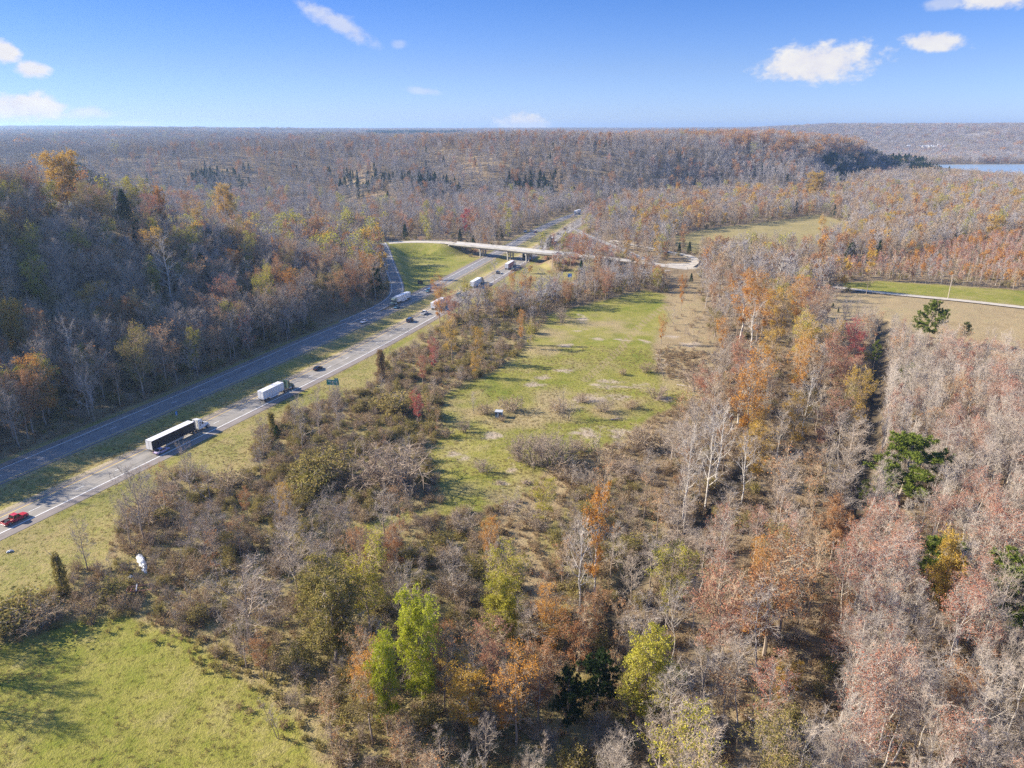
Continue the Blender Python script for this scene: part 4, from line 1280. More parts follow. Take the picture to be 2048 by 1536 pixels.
def spread(gap, r0, r1, c):
    x, y = jitter_grid(r0, r1, c)
    z = zones(x, y)
    g = np.array([gap.get(a, 1e9) if a != 'open' else 1e9 for a in z])
    k = RNG.uniform(0, 1, len(x)) < (c / g) ** 2
    x, y, z = x[k], y[k], z[k]
    # thin to the wished distance so that stems do not stand inside each other
    cell = {}
    keep = []
    for i in range(len(x)):
        gi = gap[z[i]] * .62
        a, b = int(x[i] // 4), int(y[i] // 4); ok = True
        for u in (-1, 0, 1):
            for v in (-1, 0, 1):
                for j in cell.get((a + u, b + v), ()):
                    if (x[i] - x[j]) ** 2 + (y[i] - y[j]) ** 2 < gi * gi: ok = False; break
                if not ok: break
            if not ok: break
        if ok:
            cell.setdefault((a, b), []).append(i); keep.append(i)
    return x[keep], y[keep], z[keep]


HGT = dict(near=(8, 15), road=(5, 10), ripar=(11, 20), plant=(11, 20), line=(9, 15), hill=(14, 23), sparse=(4, 8), valley=(12, 18), plain=(11, 18), upland=(13, 19),
           reds=(6, 10), bank_e=(4, 7), bank_w=(3, 6), pink=(3, 6))
BH = dict(near=(1.6, 4.2), road=(1.2, 3.6), ripar=(1.5, 3.6), plant=(1.4, 3.2), line=(2, 4.5), hill=(2, 5), sparse=(1, 2.6), valley=(2, 4), plain=(2, 4), reds=(1.5, 3), bank_e=(2, 4), bank_w=(1.5, 3.2), pink=(2, 3.6))
HALF_COL = ['orange', 'rust', 'gold', 'ygreen', 'rust', 'red', 'olive']
SPECIAL = []        # hand placed: filled below


def special(kind, base, top, label, leaf=None, wide=1.0, name=None, group=None, variant=None):
    """a plant whose foot is seen (or guessed) at base and whose tip reaches the photo row top"""
    x, y = on_ground(*base)
    z = float(height(np.array([x]), np.array([y]))[0])
    hs = np.arange(1, 34, .1)
    _, py, _ = proj(0 * hs + x, 0 * hs + y, z + hs)
    h = float(np.interp(-top, -py[::1], hs)) if py[0] > top else 3.0
    SPECIAL.append((kind, x, y, z, h, leaf, label, wide, name, group, variant))


# hand placed plants: kind, foot pixel, tip row, label, leaf colour, relative width
S_ = special
# lime, yellow and orange trees of the near thicket
S_('lush', (846, 1432), 1232, 'tall bright lime green tree in the near thicket', 'lime', .6)
S_('lush', (778, 1485), 1310, 'shorter bright lime green tree beside the tall lime one', 'lime', .6)
S_('lush', (1003, 1298), 1184, 'small yellow green tree alone on the pale brush slope', 'ygreen', .95)
S_('lush', (672, 1335), 1166, 'wide olive yellow tree behind the lawn corner', 'olive', 1.25)
S_('halfleaf', (742, 1285), 1112, 'yellow green tree behind the wide olive tree', 'ygreen', 1.1)
S_('halfleaf', (640, 1270), 1150, 'olive tree beside the pale dense grey crown', 'olive', 1.0)
S_('leafy', (940, 1470), 1348, 'golden tan tree beside the lime trees', 'gold', .9)
S_('halfleaf', (1032, 1492), 1333, 'slim orange tree with pale trunk near the two dark cedars', 'orange', .8)
S_('halfleaf', (1075, 1460), 1300, 'rust tree between the slim orange tree and the dark cedars', 'rust', .8)
S_('bigpine', (1135, 1475), 1345, 'nearer of two dark cedars among the near brush', 'cedar', .75, 'cedar_tree')
S_('bigpine', (1192, 1445), 1316, 'farther of two dark cedars among the near brush', 'cedar', .7, 'cedar_tree')
S_('lush', (1290, 1462), 1308, 'broad yellow green tree beside the dark cedars', 'ygreen', 1.1)
S_('halfleaf', (1250, 1470), 1350, 'thin yellow tree in front of the broad yellow green one', 'ygreen', .8)
S_('halfleaf', (1330, 1270), 1105, 'yellow green sycamore leaning over the creek', 'ygreen', .8)
S_('syc_orange', (1188, 1238), 984, 'tall orange sycamore with white trunk above the near thicket', 'orange', .75)
S_('sycamore', (1160, 1232), 1040, 'bare white trunked sycamore touching the tall orange sycamore', None, .9)
S_('bare', (600, 1205), 1056, 'dense pale grey rounded tree behind the lawn corner', None, 1.25)
S_('bare', (505, 1300), 1130, 'wide spreading grey tree at the lawn edge', None, 1.3)
S_('halfleaf', (795, 1160), 1052, 'salmon leaved young tree below the green field', 'rust', .8)
S_('halfleaf', (530, 1365), 1282, 'salmon orange shrubby tree at the lawn edge', 'rust', .9)
S_('halfleaf', (497, 1040), 985, 'salmon leaved young tree in the roadside brush', 'rust', 1.1)
S_('thin', (560, 1490), 1380, 'reddish bare sapling at the lawn corner', None, 1.0)
S_('vine', (128, 1190), 1108, 'vine covered snag standing alone on the roadside verge', 'olive', .8, 'vine_covered_snag')
S_('vine', (545, 870), 826, 'vine covered snag beside the bare roadside trees', 'olive', .9, 'vine_covered_snag')
S_('bare', (290, 1090), 955, 'dark bare tree with wide limbs at the verge edge', None, .95)
S_('bare', (605, 905), 800, 'lone dark bare tree with a tall fork in the roadside brush', None, .7)
S_('bare', (385, 1000), 900, 'bare tree at the edge of the verge below the black trailer', None, .8)
S_('bare', (530, 920), 838, 'bare tree standing beside the vine covered snag', None, .8)
S_('vine', (765, 760), 700, 'slender vine covered snag near the green road sign', 'brown', .7, 'vine_covered_snag')
S_('thin', (790, 750), 690, 'double stemmed bare sapling near the green road sign', None, 1.0)
S_('halfleaf', (836, 850), 793, 'crimson young tree at the edge of the green field', 'crimson', .8)
S_('halfleaf', (868, 745), 690, 'red leaved young tree in the roadside brush', 'crimson', .9)
S_('halfleaf', (846, 770), 722, 'smaller red leaved tree in the roadside brush', 'red', 1.0)
S_('halfleaf', (905, 722), 640, 'golden yellow tree by the bend of the highway', 'yellow', .75)
S_('halfleaf', (880, 655), 572, 'orange tree hiding a trailer on the highway', 'orange', .8)
S_('halfleaf', (905, 668), 598, 'pinkish red tree beside the orange tree near the highway', 'red', 1.0)
S_('halfleaf', (1042, 690), 632, 'orange red tree at the corner of the green field', 'orange', .6)
S_('halfleaf', (1060, 700), 645, 'olive yellow tree at the corner of the green field', 'ygreen', .8)
S_('halfleaf', (955, 730), 660, 'gold and brown tree behind the golden yellow one', 'gold', .8)
S_('halfleaf', (1025, 582), 548, 'orange tree on the grass beside the exit ramp', 'orange', 1.1)
S_('halfleaf', (1362, 622), 557, 'leaning orange tree at the far end of the green field', 'orange', .45)
S_('halfleaf', (1322, 690), 640, 'small orange tree at the far right edge of the field', 'orange', .6)
S_('cedar', (1382, 565), 546, 'small columnar cedar by the gravel road', None, .8)
S_('cedar', (1358, 506), 486, 'left one of two cedars beside the gravel loop', None, 1.0)
S_('cedar', (1378, 507), 483, 'right one of two cedars beside the gravel loop', None, 1.1)
# creekside
S_('sycamore', (1408, 1030), 838, 'white limbed sycamore at the near bend of the creek', None, .85)
S_('bare', (1262, 1210), 1120, 'bare tree hanging over the near end of the creek', None, 1.2)
S_('bare', (1300, 1175), 1085, 'bare tree leaning on the creek bank', None, 1.2)
S_('brush', (1330, 1140), 1100, 'bare brush on the creek bank', None, 1.6)
S_('brush', (1385, 1105), 1062, 'bare brush at the bend of the creek', None, 1.6)
S_('sycamore', (1366, 1042), 872, 'forked white sycamore leaning by the creek', None, .8)
S_('sycamore', (1430, 985), 815, 'white limbed sycamore leaning over the creek pool', None, .85)
S_('sycamore', (1480, 1020), 868, 'white sycamore right of the creek pool', None, .8)
S_('sycamore', (1500, 700), 600, 'pale limbed sycamore among the far orange trees', None, .9)
S_('sycamore', (1605, 880), 740, 'pale tall tree in the middle of the creekside wood', None, .75)
S_('syc_orange', (1480, 680), 548, 'big orange tree at the far end of the creekside wood', 'orange', .95)
S_('halfleaf', (1512, 690), 575, 'orange topped tree beside the big orange one', 'orange', 1.1)
S_('halfleaf', (1588, 655), 570, 'bright orange tree near the tan field', 'orange', 1.1)
S_('halfleaf', (1545, 700), 600, 'yellow tree between the orange creekside trees', 'gold', 1.0)
S_('halfleaf', (1602, 745), 652, 'amber tree in the creekside wood', 'gold', .9)
S_('halfleaf', (1592, 800), 700, 'amber orange tree before the red copse', 'orange', 1.0)
S_('halfleaf', (1706, 870), 752, 'yellow topped tree beside the dark ditch', 'yellow', .8)
S_('halfleaf', (1490, 905), 735, 'rusty orange tree at the edge of the brown ground', 'orange', .85)
S_('halfleaf', (1460, 870), 775, 'dark rust tree at the edge of the brown ground', 'rust', .9)
S_('halfleaf', (1480, 1290), 1190, 'low orange tree under the bare crowns by the creek', 'orange', 1.1)
S_('leafy', (1660, 1125), 1010, 'rusty red bushy tree below the ditch', 'rust', .9)
S_('halfleaf', (1700, 745), 660, 'red tree standing by the far end of the ditch', 'crimson', .9)
S_('halfleaf', (1690, 800), 720, 'rosy red tree by the ditch', 'red', 1.0)
S_('halfleaf', (1660, 780), 690, 'deep red tree in the far creekside wood', 'red', 1.0)
S_('pine', (1745, 745), 682, 'small green pine growing in the dark ditch', None, .8)
S_('bigpine', (1850, 690), 606, 'dark green pine at the near edge of the tan field', None, .75)
S_('pine', (1828, 675), 628, 'lower pine beside the dark green one at the tan field', None, .9)
S_('pine', (1925, 690), 645, 'small pine in the far edge of the pale stand', None, .8)
S_('cedar', (1665, 618), 606, 'small round cedar on the tan field', None, 1.2)
S_('cedar', (1676, 626), 614, 'smaller cedar on the tan field', None, 1.1)
S_('bigpine', (1790, 1035), 876, 'big sunlit pine in the pale stand beside the ditch', None, 1.2)
S_('bigpine', (1862, 1205), 1082, 'green pine behind the golden tree in the pale stand', None, 1.25)
S_('bigpine', (2030, 1285), 1122, 'green pine at the edge of the view in the pale stand', None, 1.3)
S_('lush', (1868, 1255), 1106, 'golden yellow tree in front of a pine in the pale stand', 'yellow', .75)
S_('pine', (1722, 1020), 960, 'small pine at the near end of the ditch', None, .8)
S_('halfleaf', (1885, 1500), 1360, 'salmon orange tree low in the near stand', 'rust', 1.1)
S_('halfleaf', (1660, 1330), 1215, 'salmon topped tree at the near edge of the pale stand', 'rust', .9)
S_('leafy', (1555, 1420), 1345, 'small amber tree on the leaf strewn ground', 'gold', .7)
S_('leafy', (1585, 1400), 1330, 'small yellow tree beside the amber one', 'yellow', .8)
# shrubs on the open field
S_('brush', (1387, 782), 735, 'big round dark shrub on the brown ground', None, 1.5)
S_('brush', (812, 972), 898, 'large round grey brown shrub at the left field edge', None, 1.5)
S_('brush', (765, 975), 905, 'second large grey brown shrub behind the field edge', None, 1.4)
S_('multi', (1128, 838), 785, 'spreading many stemmed bare tree in the middle of the field', None, 1.0)
S_('thin', (948, 828), 784, 'bare double sapling left of the blue shed', None, 1.3)
S_('thin', (1042, 826), 792, 'bare sapling right of the blue shed', None, 1.2)
S_('brushtan', (1020, 822), 797, 'reddish brown brush behind the blue shed', None, 1.6)
S_('brushtan', (970, 832), 808, 'reddish brush left of the blue shed', None, 1.4)
S_('brushtan', (1002, 846), 832, 'low brown clump in front of the blue shed', None, 1.3)
S_('brush', (928, 866), 838, 'round bare shrub alone on the left of the field', None, 1.3)
for q, (bx, by, tp) in enumerate([(1040, 922, 872), (1070, 932, 875), (1102, 940, 872), (1086, 918, 868), (1128, 928, 878)]):
    S_('brush', (bx, by), tp, 'bare shrub in the cluster below the field centre', None, 1.1, None, 'cluster of bare shrubs below the field centre')
S_('multi', (1192, 912), 860, 'spreading bare tree right of the shrub cluster', None, 1.0)
S_('brushtan', (1290, 900), 852, 'red brown shrub at the right edge of the field', None, 1.3)
S_('brush', (1275, 908), 858, 'bare grey shrub at the right edge of the field', None, 1.3)
S_('multi', (1155, 975), 925, 'small forked bare tree below the shrub cluster', None, 1.0)
S_('brush', (1180, 980), 945, 'low bare shrub beside the small forked tree', None, 1.4)
S_('multi', (1020, 1035), 985, 'upright group of bare saplings at the field bottom', None, 1.5)
S_('thin', (1035, 1030), 990, 'single bare sapling at the field bottom', None, 1.2)
S_('brush', (1068, 1060), 1020, 'dark bare shrub at the field bottom', None, 1.2)
S_('brush', (1125, 645), 612, 'pale bushy sapling at the far left of the field', None, .9)
S_('thin', (1330, 760), 700, 'thin pale saplings left of the big round shrub', None, 1.8)
S_('thin', (1388, 690), 655, 'bare sapling on the brown ground behind the big shrub', None, 1.8)
S_('thin', (1348, 650), 612, 'bare sapling at the far edge of the brown ground', None, 1.6)
S_('cedar', (556, 880), 850, 'dark ivy green cedar beside the roadside brush', None, 1.2)
S_('thicket', (655, 960), 905, 'dark green bramble mound in the roadside brush', None, 1.5)
S_('thicket', (630, 985), 940, 'second green bramble mound in the roadside brush', None, 1.4)
S_('thicket', (800, 830), 790, 'dark green mound at the left field edge', None, 1.5)
S_('thicket', (40, 1250), 1195, 'dark brush clump at the lawn edge on the verge', None, 1.5)
S_('brushtan', (85, 1258), 1210, 'reddish brown brush clump at the lawn edge', None, 1.4)
for q, (kd_, b_, tp_, lab_, w_) in enumerate([
        ('bare', (300, 1062), 950, 'grey bare tree crowding the verge beside the dark limbed tree', .9), ('barefew', (335, 1030), 935, 'bare tree with tan leaves crowding the verge', .9),
        ('bare', (262, 1095), 1000, 'grey bare tree at the corner of the verge', .9), ('thin', (425, 1010), 935, 'thin bare sapling in the grassy pocket of the verge', 1.6),
        ('brushtan', (300, 1040), 1000, 'tan brush under the bare trees of the verge', 1.6), ('brush', (350, 1000), 962, 'bare brush on the verge below the black trailer', 1.6),
        ('brushtan', (455, 985), 945, 'tan brush in the grassy pocket of the verge', 1.4), ('brush', (395, 960), 930, 'small bare brush in the grassy pocket of the verge', 1.3),
        ('bare', (680, 868), 775, 'grey bare tree below the green road sign', .8), ('bare', (640, 880), 790, 'second grey bare tree below the green road sign', .8),
        ('brush', (965, 945), 920, 'low bare brush on the near meadow beside the pale patch', 1.4), ('brushtan', (1222, 935), 905, 'brown weeds on the near right of the meadow', 1.6),
        ('brush', (1255, 962), 925, 'bare brush on the near right of the meadow', 1.5), ('brushtan', (1135, 958), 930, 'brown weeds below the bare shrub cluster', 1.5),
        ('brushtan', (892, 876), 855, 'brown weeds at the left edge of the meadow', 1.4), ('brushtan', (1165, 806), 788, 'brown weeds beside the many stemmed shrub', 1.6),
        ('brush', (1312, 800), 772, 'bare brush at the right edge of the meadow', 1.5), ('brushtan', (1292, 748), 728, 'brown weeds before the big round dark shrub', 1.8),
        ('brushtan', (1245, 752), 738, 'brown weeds on the pale patches of the meadow', 1.6), ('multi', (1238, 905), 862, 'spreading bare shrub among the pale meadow patches', .9),
        ('multi', (1320, 902), 850, 'spreading bare shrub at the right edge of the meadow', .9), ('brushtan', (1118, 822), 804, 'tan weeds in the band across the meadow', 1.7), ('brush', (1205, 826), 800, 'bare brush in the band across the meadow', 1.6), ('brushtan', (1262, 822), 800, 'tan weeds at the right of the band across the meadow', 1.7), ('brush', (1075, 900), 868, 'bare brush behind the bare shrub cluster', 1.6), ('brushtan', (1160, 905), 880, 'tan weeds right of the bare shrub cluster', 1.7),
        ('multi', (930, 1075), 1015, 'spreading bare shrub at the bottom edge of the meadow', .9)]):
    S_(kd_, b_, tp_, lab_, None, w_)
# hillside
for px, py, tp, lf, lab, wd, kd in [
        (140, 430, 326, 'gold', 'great golden tree crowning the hilltop', 1.5, 'lush'), (112, 450, 372, 'ygreen', 'yellow tree beside the great golden one', 1.0, 'halfleaf'),
        (460, 470, 388, 'gold', 'columnar golden tree on the hill shoulder', .8, 'lush'), (330, 462, 386, 'orange', 'slim orange tree on the hill crest', .7, 'leafy'),
        (374, 460, 388, 'rust', 'rust crowned tree on the hill crest', .7, 'halfleaf'), (400, 470, 402, 'gold', 'tan gold tree on the hill crest', .8, 'halfleaf'),
        (46, 730, 622, 'gold', 'golden tree low on the shaded hillside', .75, 'lush'), (45, 505, 435, 'orange', 'small orange tree near the hilltop', .8, 'halfleaf'),
        (75, 570, 470, 'ygreen', 'yellow green tree high on the hillside', 1.1, 'halfleaf'), (85, 625, 525, 'ygreen', 'bright yellow green tree in the middle of the hillside', 1.0, 'leafy'),
        (315, 615, 532, 'ygreen', 'thin yellow tree in the middle of the hillside', .6, 'leafy'), (345, 560, 508, 'red', 'reddish tree on the upper hillside', 1.0, 'halfleaf'),
        (185, 565, 495, 'red', 'rosy tree on the upper hillside', 1.0, 'halfleaf'), (505, 560, 480, 'ygreen', 'olive yellow tree on the hill shoulder', .9, 'halfleaf'),
        (555, 540, 480, 'orange', 'amber tree on the hill shoulder', .7, 'halfleaf'), (690, 560, 505, 'orange', 'bright orange tree near the ramp', .9, 'leafy'),
        (635, 500, 447, 'rust', 'rust tree at the end of the hill', .9, 'halfleaf'), (255, 460, 380, None, 'dark cedar on the hill crest', 1.3, 'cedar'),
        (110, 830, 780, 'gold', 'amber undertree at the foot of the hill', .9, 'halfleaf'), (640, 620, 560, 'olive', 'olive tree above the westbound lanes', 1.0, 'halfleaf'),
        (350, 620, 478, None, 'white limbed bare tree in the middle of the hillside', .9, 'sycamore'), (160, 790, 640, None, 'tall pale bare tree low on the hillside', .7, 'sycamore'),
        (500, 600, 520, None, 'pale grey bare tree on the hill shoulder', 1.0, 'sycamore')]:
    S_(kd, (px, py), tp, lab, lf, wd)
# valley and beyond
for px, py, tp, lf, lab, wd, kd in [
        (932, 470, 428, 'crimson', 'crimson tree in the wood behind the overpass', 1.0, 'leafy'), (822, 470, 440, 'orange', 'amber tree in the wood behind the overpass', 1.0, 'leafy'),
        (1200, 455, 408, 'rust', 'large tawny tree where the highway vanishes', 1.3, 'halfleaf'), (1628, 395, 353, 'yellow', 'domed yellow tree on the wooded plain', 1.7, 'lush'),
        (1100, 497, 470, None, 'dark cedar beside the entry ramp', 1.2, 'cedar'), (1000, 480, 452, None, 'olive cedar behind the overpass', 1.2, 'cedar'),
        (1875, 430, 395, 'ygreen', 'olive domed tree on the wooded plain', 1.6, 'halfleaf'), (1700, 520, 485, None, 'dark evergreen tree behind the red copse', 1.6, 'cedar'),
        (1640, 468, 432, 'gold', 'tawny tree on the edge of the far tan field', 1.3, 'halfleaf'), (1210, 500, 455, None, 'dark bare tree beside the entry ramp', .9, 'bare'),
        (1718, 470, 445, 'ygreen', 'olive yellow tree behind the far tan field', 1.4, 'halfleaf'), (900, 468, 430, 'red', 'rosy tree in the wood behind the overpass', 1.0, 'halfleaf'),
        (752, 462, 432, 'rust', 'rusty tree at the top of the ramp', 1.2, 'halfleaf'), (1060, 548, 532, 'gold', 'yellow bush at the foot of the light pole', 1.5, 'leafy')]:
    S_(kd, (px, py), tp, lab, lf, wd)

NAME = dict(lush='leafy_tree', palevase='pale_bare_tree', palered='red_leaved_tree', bigpine='pine_tree', bare='bare_tree', barefew='sparse_leaved_tree', slender='slender_tree', slendred='red_tipped_tree', sycamore='sycamore_tree', syc_orange='sycamore_tree',
            leafy='leafy_tree', halfleaf='autumn_tree', thin='sapling', multi='bare_shrub', pine='pine_tree', cedar='cedar_tree', brush='bare_shrub', brushtan='brown_shrub',
            thicket='leafy_shrub', vine='vine_covered_snag')
CAT = dict(lush='tree', palevase='tree', palered='tree', bigpine='tree', bare='tree', barefew='tree', slender='tree', slendred='tree', sycamore='tree', syc_orange='tree', leafy='tree', halfleaf='tree', thin='sapling', multi='shrub', pine='tree',
           cedar='tree', brush='shrub', brushtan='shrub', thicket='shrub', vine='tree')
LOOK = dict(palevase='pale barked spreading bare tree', palered='pale spreading tree with red leaves', bare='grey bare tree', barefew='bare tree with few brown leaves', slender='slender pale bare tree', slendred='slender pale tree with red leaves',
            sycamore='white trunked bare sycamore', halfleaf='half leafless {c} tree', thin='thin bare sapling', pine='green pine', cedar='dark cedar',
            brush='dark bare shrub', brushtan='brown leaved shrub', thicket='olive green shrub')
PLACE = dict(near='in the {s} thicket between lawn and creek', road='in the {s} brush between verge and field', ripar='in the {s} wood between creek and ditch',
             plant='in the {s} pale stand past the ditch', line='in the {s} tree line beside the exit ramp', hill='on the {s} hillside above the highway',
             sparse='on the {s} brown ground beside the field')
PART_OF = dict(near=(112, 160), road=(190, 270), ripar=(150, 260), plant=(150, 240), line=(320, 380), sparse=(230, 330))
GROUPS = dict(palevase='pale barked spreading trees', palered='pale spreading trees with red leaves', bare='grey bare trees', barefew='bare trees with a few brown leaves', slender='slender pale trees', slendred='slender trees with red leaves', sycamore='white sycamores',
              halfleaf='half leafless autumn trees', thin='bare saplings', pine='pines', cedar='cedars', brush='dark bare shrubs', brushtan='brown leaved shrubs', thicket='olive green shrubs')
LIMIT = 296


HIGH = {}                     # full detail single meshes, for near plants beyond the count


def high(kind):
    if kind not in HIGH:
        out = []
        for wm, cm, H in MODEL[kind]:
            ms = [wm.materials[0]] + [m for m in cm.materials]
            V, T, Mi, k = [], [], [], 0
            for me, sh in ((wm, 0), (cm, 1)):
                v = np.empty(len(me.vertices) * 3, np.float32); me.vertices.foreach_get('co', v)
                f = np.empty(len(me.polygons) * 3, np.int32); me.loops.foreach_get('vertex_index', f)
                mi = np.empty(len(me.polygons), np.int32); me.polygons.foreach_get('material_index', mi)
                V.append(v.reshape(-1, 3)); T.append(f.reshape(-1, 3) + k); Mi.append(mi + sh); k += len(me.vertices)
            out.append(mesh_from('m', np.vstack(V), np.vstack(T), ms, np.concatenate(Mi)))
        HIGH[kind] = out
        LITE['hi_' + kind] = out
    return HIGH[kind]


ONE_MESH = {'brush', 'brushtan', 'thicket', 'multi'}
COUNT = {}
MASSPTS = {}


def put_mass(area, key, x, y, z, s, sz=None):
    MASSPTS.setdefault((area, key), []).append((x, y, z, s, RNG.uniform(0, 6.28), s if sz is None else sz))


def plant(kind, x, y, z, h, leaf, label, wide=1.0, name=None, group=None, variant=None):
    """one individual plant: an Empty with trunk and crown, or one mesh for a shrub"""
    ms = MODEL[kind]
    v = RNG.integers(0, len(ms)) if variant is None else variant
    wm, cm, H = ms[v]
    s = h / H
    rz = RNG.uniform(0, 6.28)
    nm = name or NAME[kind]
    COUNT[nm] = COUNT.get(nm, 0) + 1
    w = wide * RNG.uniform(.8, 1.25)
    if kind in ONE_MESH:
        o = link(nm, high(kind)[v], None, (x, y, z), (0, 0, rz), (s * w, s * w, s))
        tag(o, label, CAT[kind], group)
        return o
    r = link(nm, None, None, (x, y, z), (0, 0, rz), (s * w, s * w, s))
    r.empty_display_size = .2
    tag(r, label, CAT[kind], group)
    link('trunk', wm, r)
    c = link('crown', cm, r)
    if leaf and len(cm.materials) > 1:
        c.material_slots[1].link = 'OBJECT'
        c.material_slots[1].material = M[leaf]
    return r


for sp_ in SPECIAL:
    plant(*sp_)

# marks the labels can point at
MARKS = [(s_[1], s_[2], s_[6]) for s_ in SPECIAL if s_[9] is None and len(s_[6].split()) <= 9]
MX = np.array([m[0] for m in MARKS]); MY = np.array([m[1] for m in MARKS])
USED = set()


LEAF_WORD = {'orange': 'orange', 'rust': 'rusty', 'gold': 'gold', 'ygreen': 'yellow green', 'red': 'red', 'olive': 'olive'}


def look_of(kind, leaf): return LOOK[kind].format(c=LEAF_WORD.get(leaf, 'amber'))


def place_of(zone, y, z):
    if zone == 'hill': s = 'lower' if z < 16 else 'middle' if z < 40 else 'upper'
    else: s = 'near' if y < PART_OF[zone][0] else 'middle' if y < PART_OF[zone][1] else 'far'
    return PLACE[zone].format(s=s)


def stand_label(kind, h, zone, leaf, y, z):
    """what the plants of one stand share that nothing tells apart"""
    lo, hi = (BH if kind in ONE_MESH else HGT)[zone]
    t = (h - lo) / (hi - lo)
    size = 'low ' if t < .33 else 'middling ' if t < .67 else 'tall '
    lab = size + look_of(kind, leaf) + ' ' + place_of(zone, y, z)
    return lab, lab


def mark_labels(rows):
    """the plant of each look that stands next to a marked plant is told by it; rows: (kind, x, y, leaf)"""
    out = {}
    X = np.array([r[1] for r in rows]); Y = np.array([r[2] for r in rows])
    looks = [look_of(r[0], r[3]) for r in rows]
    for mx, my, ml in MARKS:
        d = np.hypot(X - mx, Y - my)
        taken = set()
        for q in np.argsort(d)[:14]:
            if d[q] > 17: break
            dx, dy = X[q] - mx, Y[q] - my
            side = ('left' if dx < 0 else 'right') if abs(dx) > abs(dy) else ('near' if dy < 0 else 'far')
            if (looks[q], side) in taken: continue
            taken.add((looks[q], side))
            if q in out: continue
            lab = '%s next to the %s, on its %s side' % (looks[q], ml, side)
            if len(lab.split()) <= 16: out[q] = lab
    return out


# sight lines the photograph keeps open: nothing tall grew in front of these
OPEN_VIEW = []
for s_ in SPECIAL:
    b_ = proj(s_[1], s_[2], s_[3]); t_ = proj(s_[1], s_[2], s_[3] + s_[4])
    hp = float(b_[1] - t_[1])
    OPEN_VIEW.append((float(t_[0]), float(t_[1]), float(b_[1]), max(5.0, .27 * hp * s_[7]), float(b_[2])))
for px_, yt_, yb_, hw_ in ((1362, 500, 545, 44), (998, 812, 836, 16), (667, 748, 784, 18), (1139, 542, 562, 10), (285, 1100, 1152, 26), (280, 1162, 1190, 32), (1104, 506, 541, 4),
                           (1020, 480, 520, 75), (1500, 444, 480, 150), (1960, 328, 356, 110), (1120, 430, 480, 60), (1895, 560, 600, 6), (865, 960, 1032, 50), (950, 985, 1030, 70), (1395, 1000, 1075, 26), (1262, 1130, 1215, 22)):
    q_ = G(px_, yb_); OPEN_VIEW.append((px_, yt_, yb_, hw_, float(proj(q_[0], q_[1], 0.0)[2])))
OV = np.array(OPEN_VIEW)


def blocks_view(x, y, z, h):
    px, pt, dep = proj(x, y, z + h)
    m = (dep < OV[:, 4] - 1.5) & (np.abs(px - OV[:, 0]) < OV[:, 3] + 2) & (pt < OV[:, 1] + .72 * (OV[:, 2] - OV[:, 1]))
    # only what stands low enough in the picture to rise across it
    _, pb, _ = proj(x, y, z)
    return bool(np.any(m & (pb > OV[:, 1])))


def height_at(x, y): return height(np.asarray(x), np.asarray(y))


